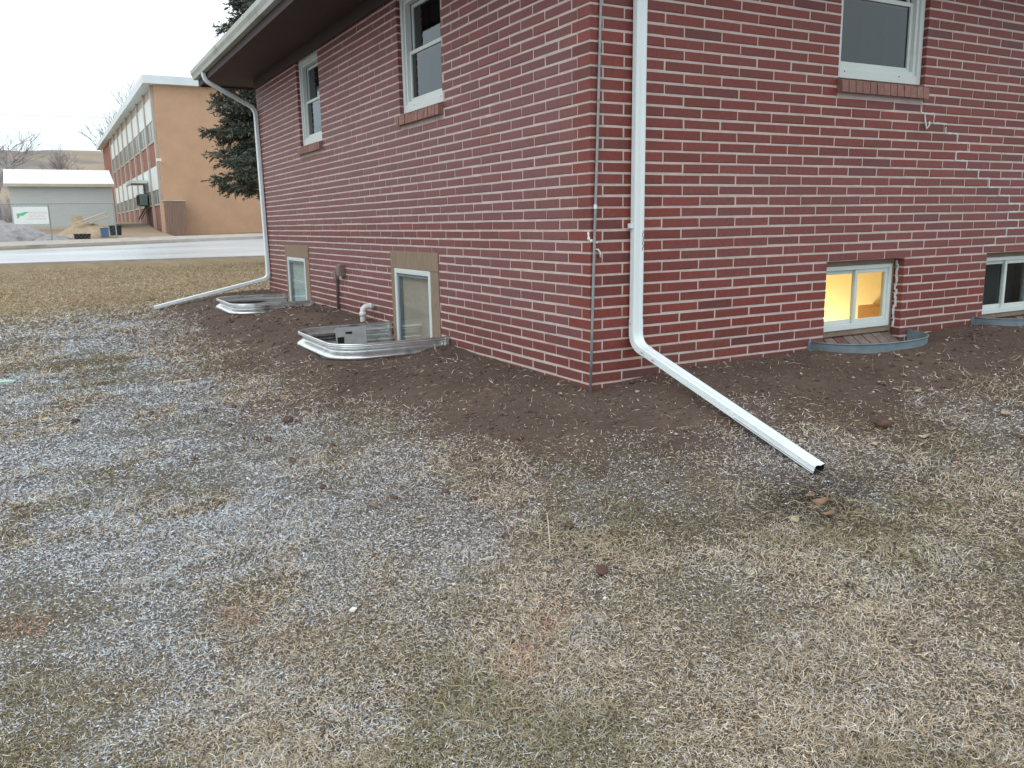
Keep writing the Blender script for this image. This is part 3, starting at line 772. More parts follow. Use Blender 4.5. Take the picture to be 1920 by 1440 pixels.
# ================================================================== WINDOW WELLS
def rect_well(ya, yb, pr, rz, label, sticker):
    ang = thing('window_well', label, 'window well', (-pr/2, (ya+yb)/2, rz-.72), 'galvanised window wells along the house walls')
    R = .26; path = [(0.004, ya)]
    for t in np.linspace(0, 1, 9): a = t*math.pi/2; path.append((-(pr-R)-R*math.sin(a), ya+R-R*math.cos(a)))
    for t in np.linspace(0, 1, 9): a = t*math.pi/2; path.append((-(pr-R)-R*math.cos(a), yb-R+R*math.sin(a)))
    path.append((.004, yb))
    # normals pointing outwards
    P = [Vector((x, y, 0)) for x, y in path]; N = []
    for i, p in enumerate(P):
        t = (P[min(i+1, len(P)-1)]-P[max(i-1, 0)]).normalized(); N.append(Vector((t.y, -t.x, 0)))
    if N[9].x > 0: N = [-n for n in N]
    zs = np.linspace(0, -.72, 73); prof = [(.030*math.cos(2*math.pi*(-z)/.105)*min(1, -z/.02+.15), z) for z in zs]
    for side_, nm in ((1, 'panel'),):
        vs = []; m_ = len(prof)
        for p, n in zip(P, N):
            for o, z in prof: vs.append(p+n*o+Vector((0, 0, rz+z)))
        for p, n in zip(P, N):
            for o, z in prof: vs.append(p+n*(o-.003)+Vector((0, 0, rz+z)))
        off = len(P)*m_; fs = []
        for i in range(len(P)-1):
            for j in range(m_-1):
                a = i*m_+j; fs.append((a, a+1, a+m_+1, a+m_)); fs.append((off+a, off+a+m_, off+a+m_+1, off+a+1))
        MB().add(vs, fs).build('panel', MT['galv'], ang, smooth=True)
    rim = [p+n*.004+Vector((0, 0, rz)) for p, n in zip(P, N)]
    MB().tube(rim, .0095, 8).build('rim', MT['galv'], ang, smooth=True)
    for yy in (ya, yb): MB().box(-.040, -.0075, yy-.02, yy+.02, rz-.6, rz+.004).build('flange', MT['galv'], ang)
    if sticker:
        st = MB().box(-.58, -.28, yb-.036, yb-.032, rz-.19, rz-.012).build('sticker', MT['label'], ang)
        MB().box(-.565, -.50, yb-.0385, yb-.0365, rz-.16, rz-.10).build('printed_mark', MT['ink'], st)
        MB().box(-.485, -.42, yb-.0385, yb-.0365, rz-.075, rz-.055).build('printed_mark', MT['ink'], st)
    gv = MB(); X = np.linspace(-pr+.03, .0, 12); Y = np.linspace(ya+.03, yb-.03, 14)
    V = [(x, y, rz-.60+random.uniform(-.012, .012)) for y in Y for x in X]
    gv.add(V, [(j*12+i, j*12+i+1, j*12+i+13, j*12+i+12) for j in range(13) for i in range(11)])
    gv.build('gravel_floor', MT['clod'], ang)
    rebase(ang, (-pr/2, (ya+yb)/2, rz-.72))
rect_well(*WELLS_RECT[0], 'corrugated steel window well with a paper sticker inside below the brown paned window', True)
rect_well(*WELLS_RECT[1], 'corrugated steel window well below the grey green paned window near the far downspout', False)
def half_well(cx, hw, pr, rz, label):
    w_ = thing('window_well', label, 'window well', (cx, -pr/2, rz-.4), 'galvanised window wells along the house walls')
    P = []; 
    for t in np.linspace(0, math.pi, 33):
        c, s = math.cos(t), math.sin(t); P.append(Vector((cx-hw*math.copysign(abs(c)**.9, c), -pr*s**.8 if s > 1e-6 else -.002, 0)))
    P[0].y = P[-1].y = -.002
    vs = []; n = len(P)
    for z in (rz, rz-.40):
        vs += [Vector((p.x, p.y, z)) for p in P]
    ins = []
    for z in (rz, rz-.40):
        ins += [Vector((cx+(p.x-cx)*.992, p.y*.992-.0001, z)) for p in P]
    fs = [(i, i+1, n+i+1, n+i) for i in range(n-1)]+[(2*n+i+1, 2*n+i, 3*n+i, 3*n+i+1) for i in range(n-1)]
    MB().add(vs+ins, fs).build('panel', MT['galv_blue'], w_, smooth=True)
    MB().tube([Vector((p.x, p.y-.002, rz)) for p in P], .006, 8).build('rim', MT['galv_blue'], w_, smooth=True)
    for xx in (cx-hw-.02, cx+hw+.02): MB().box(xx-.025, xx+.025, -.0055, -.0022, rz-.35, rz+.006).build('flange', MT['galv_blue'], w_)
    rebase(w_, (cx, -pr/2, rz-.4))
half_well(*WELLS_HALF[0], 'low half round grey steel window well below the lit basement window')
half_well(*WELLS_HALF[1], 'low half round grey steel window well below the unlit basement window')

# ================================================================== BACKGROUND
# ---- school
m_tan = mat('tan_brick', (.52, .33, .215), .85, var=.08, scale=1.2, bump=.15, bscale=14, dark=((.47, .29, .185), .5, .60))
m_redb = mat('dull_red_brick', (.30, .13, .10), .85, var=.12, scale=2)
m_panel = mat('white_infill', (.72, .78, .77), .6, var=.05, scale=2)
m_mull = mat('concrete_pier', (.52, .47, .40), .75, var=.12, scale=1.5)
m_sglass = mat('school_glass', (.16, .21, .21), .25, var=.35, scale=1.1, spec=.6)
m_coping = mat('metal_coping', (.68, .76, .78), .5, var=.08, scale=1)
SX, SY0, SY1, SZT = 3.2, 46.0, 88.0, 9.0
school = thing('school_building', 'two storey tan brick school across the street with white window panels', 'building', (SX+8, 66, .5))
def sp(mb, n, m, par=school): return mb.build(n, m, par)
sp(MB().box(SX, SX+22, SY0, SY1, -.5, SZT-.42), 'wall', m_tan)
sp(MB().box(SX-.55, SX+22.5, SY0-.35, SY1+.4, SZT-.42, SZT), 'roof', m_coping)
bay = 3.83; Y0 = 46.55
ZS = dict(b0=1.1, w0=2.31, p0=3.17, p1=4.45, s1=5.74, u0=6.86, u1=8.05)
for i in range(8):
    ya, yb = Y0+i*bay+.16, Y0+(i+1)*bay-.16; xf = SX-.03
    sp(MB().box(xf, SX+.02, ya, yb, .3, ZS['w0']), 'spandrel', m_redb)
    sp(MB().box(xf, SX+.02, ya, yb, ZS['p1']+.02, ZS['s1']), 'spandrel', m_redb)
    for z0, z1, zp in ((ZS['w0'], ZS['p0'], ZS['p1']), (ZS['s1'], ZS['u0'], ZS['u1'])):
        wn = sp(MB().box(xf-.02, SX+.02, ya, yb, z0+.02, z1), 'window', m_sglass)
        sp(MB().box(xf-.05, SX+.02, ya, yb, z1+.01, zp), 'infill_panel', m_panel)
        fr = MB().box(xf-.045, xf-.018, ya, yb, z0, z0+.09)
        ym = (ya+yb)/2; fr.box(xf-.045, xf-.018, ym-.03, ym+.03, z0+.09, z1); sp(fr, 'frame', m_mull, wn)
    sp(MB().box(xf, SX+.02, ya, yb, ZS['u1'], SZT-.42), 'head_band', m_mull)
for i in range(9):
    y = Y0+i*bay; sp(MB().box(SX-.16, SX+.03, y-.15, y+.15, .2, SZT-.45), 'pier', m_mull)
sp(MB().box(SX-.05, SX+.02, Y0+8*bay+.2, SY1-.3, .3, SZT-.45), 'wall_panel', m_redb)
rebase(school, (SX+8, 66, .5))
# air conditioner and little canopy on the school wall
m_ac = mat('green_grey_steel', (.17, .25, .22), .55, var=.15, scale=6)
ac = thing('air_conditioner', 'green grey window air conditioner on a braced bracket on the school wall', 'air conditioner', (2.8, 53.5, 2.4))
bevel(MB().box(SX-.62, SX-.162, 52.3, 54.3, 2.42, 3.1).build('case', m_ac, ac), .03)
MB().box(SX-.64, SX-.621, 52.5, 54.1, 2.5, 3.0).build('grille', MT['dark'], ac)
for y in (52.5, 54.1): MB().obox((SX-.37, y, 2.0), (.26, 0, .42), (0, .05, 0), (.03, 0, -.02)).build('brace', MT['rustpipe'], ac)
rebase(ac, (2.8, 53.5, 2.4))
cn = thing('door_canopy', 'small white flat canopy above a side door of the school', 'canopy', (2.6, 49.5, 3.6))
MB().box(SX-1.1, SX-.162, 52.0, 55.0, 3.72, 3.9).build('slab', m_panel, cn); MB().box(SX-1.1, SX-1.06, 52.0, 55.0, 3.62, 3.719).build('drip_edge', m_mull, cn)
rebase(cn, (2.6, 53.5, 3.7))
wl_ = thing('wall_lamp', 'white wall lamp arm at the corner of the school', 'lamp', (SX, 46, 4.0))
MB().tube([(SX+.05, SY0+.02, 4.55), (SX-.1, SY0-.5, 4.62), (SX-.2, SY0-.9, 4.6)], .04, 6).build('arm', m_panel, wl_)
MB().box(SX-.32, SX-.1, SY0-1.25, SY0-.85, 4.52, 4.66).build('lamp_head', m_panel, wl_)
rebase(wl_, (SX, 46, 4.5))
# slatted bin enclosure
m_slat = mat('weathered_boards', (.25, .17, .135), .85, var=.25, scale=4, stretch=(6, 6, .5))
en = thing('bin_enclosure', 'brown board enclosure standing against the tan school wall', 'enclosure', (3.6, 45.2, .6))
ex0, ex1, ey, ezb, ezt = 3.02, 4.12, 44.9, .55, 2.5
for i in range(9):
    a = ex0+(ex1-ex0)*i/9; MB().box(a+.006, a+(ex1-ex0)/9-.006, ey+random.uniform(-.01, .01), ey+.03, ezb, ezt-.06+random.uniform(-.02, .02)).build('board', m_slat, en)
for i in range(8):
    a = ey+.05+i*.125; MB().box(ex0, ex0+.025, a, a+.115, ezb, ezt-.06).build('board', m_tan, en)
MB().box(ex0-.03, ex1+.03, ey-.03, 45.95, ezt-.055, ezt).build('cap', m_mull, en)
rebase(en, (3.6, 45.2, .55))

# ---- storage shed
m_shed = mat('pale_siding', (.50, .54, .53), .7, var=.06, scale=1.5, stretch=(1, 1, 6))
m_shroof = mat('snowy_roof', (.82, .84, .85), .5, var=.04, scale=2)
sh = thing('storage_shed', 'long pale grey shed with white roof behind the chain link fence', 'shed', (-2, 52, 1.1))
SHX0, SHX1 = -4.2, .95
MB().add([(SHX0, 50, .6), (SHX1, 50, .6), (SHX1, 55.5, .6), (SHX0, 55.5, .6), (SHX0, 50, 3.5), (SHX1, 50, 3.5), (SHX1, 55.5, 3.5), (SHX0, 55.5, 3.5), (SHX0, 52.75, 4.3), (SHX1, 52.75, 4.3)],
         [(0, 1, 5, 4), (1, 2, 6, 9, 5), (2, 3, 7, 6), (3, 0, 4, 8, 7)]).build('wall', m_shed, sh)
for sgn, ye in ((-1, 49.7), (1, 55.8)):
    MB().add([(SHX0-.2, ye, 3.47), (SHX1+.12, ye, 3.47), (SHX1+.12, 52.75, 4.42), (SHX0-.2, 52.75, 4.42), (SHX0-.2, ye, 3.55), (SHX1+.12, ye, 3.55), (SHX1+.12, 52.75, 4.50), (SHX0-.2, 52.75, 4.50)],
             [(0, 1, 2, 3), (7, 6, 5, 4), (0, 4, 5, 1), (1, 5, 6, 2), (3, 2, 6, 7), (0, 3, 7, 4)]).build('roof', m_shroof, sh)
MB().box(SHX0-.2, SHX1+.12, 49.62, 49.695, 3.40, 3.56).build('eave_board', m_mull, sh)
MB().box(SHX0, SHX1, 49.96, 49.998, 1.0, 1.25).build('skirting', m_mull, sh)
rebase(sh, (-2, 52, 1.0))

# ---- chain link fence with a banner
m_fence = mat('fence_steel', (.30, .34, .33), .5, metal=.5)
fn = thing('chain_link_fence', 'chain link fence on thin steel posts along the far pavement', 'fence', (-2, 38.2, .5))
FX = [-9.7, -7.3, -4.9, -2.5, .1]; FY = 38.25; gzf = lambda x: float(far_z(x, FY))
for x in FX: MB().tube([(x, FY, gzf(x)-.1), (x, FY, 2.16)], .03, 8).build('post', m_fence, fn)
MB().tube([(FX[0], FY, 2.14), (FX[-1], FY, 2.17)], .022, 6).build('top_rail', m_fence, fn)
mw = MB(); span = FX[-1]-FX[0]; hh = 1.55
for i in range(int((span+hh)/.16)):
    for sg in (1, -1):
        xa = FX[0]+i*.16-(hh if sg > 0 else 0); xb = xa+sg*hh if sg > 0 else xa-hh
        a = Vector((xa, FY+.02*sg*.3, .56)); b = Vector((xb, FY+.02*sg*.3, 2.12))
        lo_, hi_ = FX[0], FX[-1]
        def clip(p, q_):
            d = q_-p; t0, t1 = 0, 1
            for s_, lim in ((1, hi_), (-1, lo_)):
                if abs(d.x) < 1e-6: continue
                t = (lim-p.x)/d.x
                if d.x*s_ > 0: t1 = min(t1, t)
                else: t0 = max(t0, t)
            return (p+d*t0, p+d*t1) if t1 > t0+.01 else None
        c = clip(a, b)
        if c: mw.tube([c[0], c[1]], .003, 3, cap=False)
wm = mw.build('wire_mesh', m_fence, fn); wm['kind'] = 'stuff'
rebase(fn, (-4.8, FY, .5))
bn = thing('banner_sign', 'white banner with a green emblem and faint red lettering hung on the fence', 'banner', (-3.15, 38.15, 1.3))
m_ban = mat('banner_white', (.76, .79, .78), .6, var=.03, scale=3); m_grn = mat('banner_green', (.10, .55, .22), .6); m_pnk = mat('banner_red', (.72, .45, .44), .6)
bx0, bx1, bz0, bz1 = -3.86, -2.53, 1.30, 2.03
MB().box(bx0, bx1, FY-.075, FY-.068, bz0, bz1).build('sheet', m_ban, bn)
gl = [(0, .10), (.05, .14), (.13, .13), (.20, .16), (.34, .20), (.52, .19), (.40, .15), (.30, .08), (.22, .03), (.14, .05), (.10, -.02), (.04, -.06), (.01, .02)]
MB().add([(bx0+.12+a, FY-.079, 1.62+b) for a, b in gl], [tuple(range(len(gl)))]).build('emblem', m_grn, bn)
MB().obox((bx0+.16, FY-.079, 1.575), (.03, 0, 0), (0, .001, 0), (0, 0, .02)).build('emblem', mat('banner_grey', (.22, .25, .24), .6), bn)
lt = MB()
for row, (z, n, xs_) in enumerate(((1.74, 9, .62), (1.60, 8, .60), (1.48, 10, .52))):
    for i in range(n):
        x = bx0+xs_+i*.075; lt.box(x, x+.012, FY-.079, FY-.0765, z, z+.07)
        if i % 2: lt.box(x+.012, x+.05, FY-.079, FY-.0765, z+(.058 if i % 4 == 1 else .028), z+(.07 if i % 4 == 1 else .04))
        else: lt.box(x+.04, x+.05, FY-.079, FY-.0765, z, z+.07)
lt.build('lettering', m_pnk, bn)
rebase(bn, (-3.2, FY-.07, 1.3))

# ---- piles and clutter in the yard
def pile(name, label, cx, cy_, rx, ry, h_, m, seed):
    n = 36; xs = np.linspace(-1, 1, n); X, Y = np.meshgrid(xs, xs); r = np.hypot(X, Y)
    Z = np.maximum(0, 1-r**1.4)*h_*(.7+.6*fbm(X*2.2, Y*2.2, seed))+(fbm(X*9, Y*9, seed+1)-.5)*.14*h_
    Z = np.where(r > .98, -.25, Z); x = cx+X*rx; y = cy_+Y*ry
    z = far_z(x, y)+Z-.02; I = np.arange(n*n).reshape(n, n)
    F = np.stack([I[:-1, :-1], I[:-1, 1:], I[1:, 1:], I[1:, :-1]], -1).reshape(-1, 4)
    me = np_mesh(name, np.stack([x-cx, y-cy_, z-float(far_z(cx, cy_))], -1).reshape(-1, 3), F.ravel(), np.full(len(F), 4), None, True)
    o = link(name, me, m); o.location = (cx, cy_, float(far_z(cx, cy_))); tag(o, label, 'pile', 'piles of fill in the yard'); return o
m_gpile = mat('grey_fill', (.34, .33, .34), .95, var=.25, scale=3, bump=.6, bscale=12, dark=((.22, .20, .20), 2, .56))
m_tpile = mat('tan_fill', (.40, .305, .21), .95, var=.2, scale=3, bump=.5, bscale=12)
pile('dirt_pile', 'wide grey heap of crushed fill below the banner on the fence', -4.3, 40.6, 2.2, 1.6, 1.0, m_gpile, 71)
pile('dirt_pile', 'tan heap of sand under the loose boards beside the shed', -.85, 42.8, 1.7, 1.5, .75, m_tpile, 75)
pile('dirt_pile', 'low grey heap spilling beside the black tray', -2.4, 39.6, 1.1, .8, .32, m_gpile, 79)
m_black = mat('black_plastic', (.015, .015, .018), .5); m_blue = mat('blue_plastic', (.07, .15, .28), .5, var=.1)
def tub(name, label, x, y, w_, d_, h_, m, zoff=0):
    z = float(far_z(x, y))+zoff; t = thing(name, label, 'bin', (x, y, z)); k = .9
    lo_ = [(-w_/2*k, -d_/2*k, 0), (w_/2*k, -d_/2*k, 0), (w_/2*k, d_/2*k, 0), (-w_/2*k, d_/2*k, 0)]; hi_ = [(a/k, b/k, h_) for a, b, _ in lo_]
    inn = [(a*.93, b*.93, h_) for a, b, _ in hi_]; ib = [(a*.9, b*.9, .04) for a, b, _ in lo_]
    fs = [(3, 2, 1, 0)]+[(i, (i+1) % 4, 4+(i+1) % 4, 4+i) for i in range(4)]+[(4+i, 4+(i+1) % 4, 8+(i+1) % 4, 8+i) for i in range(4)]+[(8+i, 8+(i+1) % 4, 12+(i+1) % 4, 12+i) for i in range(4)]+[(12, 13, 14, 15)]
    MB().add(lo_+hi_+inn+ib, fs).build('body', m, t)
    rim = [Vector(p) for p in hi_]; MB().tube(rim+[rim[0]], .025, 6).build('rim', m, t)
    return t
tub('plastic_bin', 'black plastic tray lying at the edge of the grey heap', -1.28, 38.85, .68, .5, .30, m_black)
tub('plastic_bin', 'black plastic bin standing on the tan heap beside the blue bin', .28, 41.2, .52, .5, .45, m_black, .12)
tub('plastic_bin', 'blue plastic bin standing beside the black bin', -.22, 41.0, .36, .36, .42, m_blue, .06)
m_wood = mat('yellow_lumber', (.46, .36, .23), .7, var=.15, scale=5)
for (a, b, lb) in (((-1.45, 42.2, 1.30), (.05, 43.0, 1.85), 'long yellow board leaning over the tan heap'), ((-.75, 42.4, 1.30), (.15, 42.8, 1.66), 'short yellow board lying on the tan heap')):
    a, b = Vector(a), Vector(b); d = (b-a); n_ = Vector((-d.y, d.x, 0)).normalized()
    o = link('loose_board', MB().obox((0, 0, 0), d/2, n_*.10, Vector((0, 0, .025))).mesh('loose_board'), m_wood); o.location = (a+b)/2; tag(o, lb, 'board', 'loose boards on the heap')
dr = MB().tube([(0, 0, 0), (0, 0, .09), (0, 0, .10), (0, 0, .52), (0, 0, .53), (0, 0, .6)], [.24, .24, .255, .255, .24, .24], 16)
o = link('barrel', dr.mesh('barrel'), m_wood); o.location = (-1.25, 43.4, float(far_z(-1.25, 43.4))+.42); tag(o, 'yellow barrel standing behind the loose boards', 'barrel')
slab = link('concrete_slab', MB().box(-.7, .7, -.9, .9, -.05, .06).mesh('concrete_slab'), m_conc); slab.location = (.95, 39.6, float(far_z(.95, 39.6))); tag(slab, 'pale concrete slab in the yard beside the bins', 'slab')

# ---- hills
m_hill = mat('dry_hillside', (.30, .24, .18), .95, var=.25, scale=.03, dark=((.20, .18, .165), .05, .48))
hxs = np.linspace(-420, 420, 90); hys = np.linspace(230, 700, 40); X, Y = np.meshgrid(hxs, hys)
Z = 2+37*ss(230, 470, Y)*(.75+.5*fbm(X*.008, Y*.008, 91))-.02*(X+120)+(fbm(X*.03, Y*.03, 93)-.5)*9*ss(240, 330, Y)
I = np.arange(X.size).reshape(X.shape); F = np.stack([I[:-1, :-1], I[:-1, 1:], I[1:, 1:], I[1:, :-1]], -1).reshape(-1, 4)
ho = link('hills', np_mesh('hills', np.stack([X, Y, Z], -1).reshape(-1, 3), F.ravel(), np.full(len(F), 4), None, True), m_hill); ho['kind'] = 'structure'

# ---- bare trees
m_bark = mat('grey_bark', (.33, .31, .31), .9, var=.2, scale=5)
def bare_tree(label, loc, h_, spread, seed, depth=6, lean=0.0):
    rn = random.Random(seed); tr = MB(); cr = MB()
    def grow(p, d, ln, r, lv):
        q_ = p+d*ln; mid = p.lerp(q_, .5)+Vector((rn.uniform(-1, 1), rn.uniform(-1, 1), 0))*ln*.05
        (tr if lv < 2 else cr).tube([p, mid, q_], [r, r*.86, r*.72], 6 if lv < 3 else 3, cap=False)
        if lv >= depth: return
        for i in range(3 if lv < 4 else 2+rn.randint(0, 1)):
            ax = Vector((rn.uniform(-1, 1), rn.uniform(-1, 1), rn.uniform(-.25, .45)))
            nd = (d+ax*spread).normalized(); nd.z = nd.z*.9+.12
            grow(p.lerp(q_, rn.uniform(.6, 1)), nd.normalized(), ln*rn.uniform(.62, .86), r*.62, lv+1)
    t = thing('bare_tree', label, 'tree', loc, 'leafless trees behind the yard')
    grow(Vector((0, 0, -.1)), Vector((lean, 0, 1)).normalized(), h_*.26, h_*.016, 0)
    tr.build('trunk', m_bark, t); cr.build('crown', m_bark, t); return t
def gl_(x, y): return (x, y, float(far_z(x, y)))
bare_tree('leafless tree with spreading limbs at the end of the shed, trunk beside its wall', gl_(-5.05, 57), 8.6, .85, 5, 7)
bare_tree('leafless round headed tree behind the shed roof', gl_(-.3, 80), 8.6, .75, 19, 7)
bare_tree('leafless tree rising behind the school roof', gl_(5.2, 100), 17.5, .6, 23, 7)
bare_tree('leafless small tree between the shed and the hillside, near the school end', gl_(1.9, 96), 6.4, .8, 31, 5)
bare_tree('leafless low tree behind the shed, half hidden by its roof ridge', gl_(-3.3, 88), 6.6, .9, 44, 5)
# scrub along the foot of the hill
sb_ = MB()
for i in range(420):
    x = random.uniform(-40, 30); y = random.uniform(120, 225); z = 1.8
    for k in range(9):
        a = random.uniform(0, 6.28); t = random.uniform(.2, 1.0); hh_ = random.uniform(2.0, 5.0)
        sb_.tube([(x, y, z-.3), (x+math.cos(a)*t*hh_*.5, y+math.sin(a)*t*hh_*.5, z+hh_)], [.12, .03], 3, cap=False)
so2 = sb_.build('scrub', m_bark); tag(so2, 'grey leafless scrub along the foot of the dry hill', 'scrub', kind='stuff')
# overhead line
tag(MB().tube([(-60+i*4, 70, 9.4+.0009*(i*4-40)**2*.25) for i in range(33)], .012, 4).build('overhead_wire', m_black), 'thin overhead wire crossing behind the shed', 'wire')

# ---- spruce beside the far end of the house
m_needle = mat('spruce_needles', (.05, .07, .05), .8, attr='Col', spec=.2)
def spruce(loc, h_, r0):
    rn = random.Random(77); t = thing('spruce_tree', 'dark blue green spruce standing beyond the far end of the house', 'tree', loc)
    MB().tube([(0, 0, -.1), (0, 0, h_*.5), (0, 0, h_)], [.20, .13, .02], 10).build('trunk', m_bark, t, smooth=True)
    br = MB(); V = []; C = []; 
    z = 2.1
    while z < h_-.3:
        n = 8; f = 1-(z/h_)
        for k in range(n):
            a = rn.uniform(0, 6.283); ln = r0*(f**.55)*rn.uniform(.68, 1.08); up = rn.uniform(-.10, .22)
            pts = []
            for s in np.linspace(0, 1, 7): pts.append(Vector((math.cos(a)*ln*s, math.sin(a)*ln*s, z+ln*(up*s-.22*s*s+.10*s**3))))
            br.tube(pts, [.035*(1-.8*i/6)*(.4+f) for i in range(7)], 4, cap=False)
            nb = int(24+ln*24)
            for b in range(nb):
                s = rn.uniform(.18, 1.0); i = min(int(s*6), 5); p = pts[i].lerp(pts[i+1], s*6-i)
                side = rn.choice((-1, 1)); a2 = a+side*rn.uniform(.35, 1.25)
                bl_ = (.24+.55*(1-s))*rn.uniform(.5, 1.1)*min(1, ln/1.6)+.10
                d = Vector((math.cos(a2), math.sin(a2), rn.uniform(-.85, .35))).normalized()
                shade = rn.uniform(.65, 1.4); base = (Vector((.115, .135, .110)) if rn.random() > .16 else Vector((.13, .11, .07)))*shade
                m_ = int(8+bl_*26)
                for q_ in range(m_):
                    u = rn.random(); c = p+d*bl_*u
                    nd = (d*.8+Vector((rn.uniform(-1, 1), rn.uniform(-1, 1), rn.uniform(-.8, .8)))*.75).normalized()
                    nl = rn.uniform(.07, .13); wv = nd.cross(Vector((rn.uniform(-1, 1), rn.uniform(-1, 1), rn.uniform(-1, 1)))).normalized()*rn.uniform(.014, .026)
                    V += [c-wv, c+wv, c+nd*nl]; cc = tuple(base*rn.uniform(.8, 1.2)); C += [cc]*3
        z += rn.uniform(.12, .20)*(1+.2*f)
    br.build('branchwork', m_bark, t)['kind'] = 'stuff'
    V = np.array([tuple(v) for v in V]); n = len(V)//3
    link('crown', np_mesh('crown', V, np.arange(len(V)), np.full(n, 3), np.array(C)), m_needle, t)
    print('spruce needles', n)
sx = at_y(555, 300, 19.0)
spruce((sx.x, 19.0, float(ground_z(sx.x, 19.0, False))), 11.5, 2.55)

# ================================================================== GROUND COVER
def in_well(x, y):
    m_ = np.zeros(x.shape, bool)
    for ya, yb, pr, rz in WELLS_RECT: m_ |= (x > -pr-.03) & (x < .1) & (y > ya-.03) & (y < yb+.03)
    for cx, hw, pr, rz in WELLS_HALF: m_ |= (np.abs(x-cx) < hw+.03) & (y > -pr-.03) & (y < .1)
    return m_
def polar(n, r0, r1, half=44):
    r = r0*(r1/r0)**RNG.random(n); a = YAW+np.radians(RNG.uniform(-half-6, half, n))
    return CAM[0]+r*np.sin(a), CAM[1]+r*np.cos(a), r
PAINT = [(1050, 1140, .13), (1030, 1180, .10), (985, 1225, .12), (970, 1265, .11), (440, 1140, .11), (455, 1160, .09), (20, 1175, .20), (60, 1185, .12)]
PAINT = [(at_ground(a, b), r) for a, b, r in PAINT]
GREEN = [(at_ground(a, b), r) for a, b, r in ((1640, 1000, .32), (1760, 1030, .30), (1870, 905, .30), (1300, 1120, .34), (1530, 1000, .22), (1120, 1400, .25), (860, 1390, .2))]
def blades(n):
    x, y, r = polar(n, 1.55, 26)
    sm = soil_mask(x, y); d = house_d(x, y); fr = frost_mask(x, y)
    keep = (RNG.random(n) > sm*.965) & (d > .06) & ~in_well(x, y) & (y < 25.8)
    # thinner where the frosted mulch shows
    keep &= RNG.random(n) > .12*fr
    x, y, r, sm, fr = (q_[keep] for q_ in (x, y, r, sm, fr)); n = len(x)
    z = ground_z(x, y)
    lod = np.clip(r/3.6, .75, 4.0)**.8
    clump = fbm(x*3.2, y*3.2, 51, 3); tall = ss(.50, .66, clump)
    ln = RNG.uniform(.012, .037, n)*(1+.55*tall)*lod*(1-.35*fr)
    wd = RNG.uniform(.0010, .0022, n)*lod
    az = RNG.uniform(0, 2*math.pi, n); el = np.radians(np.abs(RNG.normal(8, 20, n))+8*tall); bend = RNG.normal(-.25, .5, n); curl = RNG.normal(0, .45, n)
    dx, dy = np.cos(az), np.sin(az); sx_, sy_ = -dy, dx
    z = z+RNG.uniform(.000, .010, n)*(1+tall)
    hl = ln*.5
    mx = x+dx*np.cos(el)*hl; my = y+dy*np.cos(el)*hl; mz = z+np.sin(el)*hl
    e2 = el+bend; az2 = az+curl
    tx = mx+np.cos(az2)*np.cos(e2)*hl; ty = my+np.sin(az2)*np.cos(e2)*hl; tz = np.maximum(mz+np.sin(e2)*hl, z-.002)
    V = np.empty((n, 5, 3), np.float32); hw_ = wd/2; tw = RNG.uniform(-.6, .6, n)*wd
    V[:, 0] = np.stack([x-sx_*hw_, y-sy_*hw_, z], -1); V[:, 1] = np.stack([x+sx_*hw_, y+sy_*hw_, z], -1)
    V[:, 2] = np.stack([mx+sx_*hw_*.85, my+sy_*hw_*.85, mz+tw], -1); V[:, 3] = np.stack([mx-sx_*hw_*.85, my-sy_*hw_*.85, mz-tw], -1)
    V[:, 4] = np.stack([tx, ty, tz], -1)
    pal = np.array([[.60, .51, .39], [.50, .405, .29], [.70, .63, .52], [.35, .275, .195], [.40, .37, .235], [.50, .385, .27]])
    pick = RNG.choice(6, n, p=[.27, .20, .19, .16, .09, .09])
    c = pal[pick]*(RNG.uniform(.48, 1.42, n)*(.90+.4*fbm(x*1.1, y*1.1, 58, 3)))[:, None]
    olive = ss(.50, .66, fbm(x*1.6, y*1.6, 55, 3)+.06*ss(-1.5, 1, x))*(RNG.random(n) < .75)
    for p, rr in GREEN: olive = np.maximum(olive, np.exp(-((x-p.x)**2+(y-p.y)**2)/rr**2)*(RNG.random(n) < .7)*ss(.35, .6, fbm(x*4, y*4, 59, 2)))
    c = c*(1-.75*olive[:, None])+np.array([.235, .215, .105])*.75*olive[:, None]
    farw = ss(8.0, 11, y)[:, None]; c = c*(1-.8*farw)+np.array([.42, .325, .20])*RNG.uniform(.7, 1.2, n)[:, None]*.8*farw
    fz = (RNG.random(n) < (.14*(1-farw[:, 0])+fr*.72))[:, None]; lb = (1-ss(-2.6, -1.2, x))[:, None]; grey = (np.array([.66, .665, .67])*(1-lb)+np.array([.70, .78, .85])*lb)*RNG.uniform(.50, 1.30, n)[:, None]
    fz = fz & (RNG.random(n) > .7*olive)[:, None]
    c = np.where(fz, grey, c)
    c = c*(1-.55*np.clip(wet_mask(x, y), 0, 1))[:, None]
    for p, rr in PAINT:
        q_ = np.exp(-((x-p.x)**2+(y-p.y)**2)/(rr*.55)**2)*(RNG.random(n) < .30)*.8; c = c*(1-q_[:, None])+np.array([.70, .29, .18])*q_[:, None]
    C = np.repeat(c[:, None, :], 5, 1); C[:, 4] *= 1.08
    F = np.arange(n)[:, None]*5
    quad = F+np.array([0, 1, 2, 3]); tri = F+np.array([3, 2, 4])
    flat = np.concatenate([quad, tri], 1).ravel(); sizes = np.tile([4, 3], n)
    return np_mesh('dead_grass', V.reshape(-1, 3), flat, sizes, C.reshape(-1, 3)), n
me, nb = blades(980000)
gr = link('dead_grass', me, MT['blade']); tag(gr, 'short dry winter grass matted over the lawn, partly frosted', 'grass', kind='stuff')
print('blades', nb)
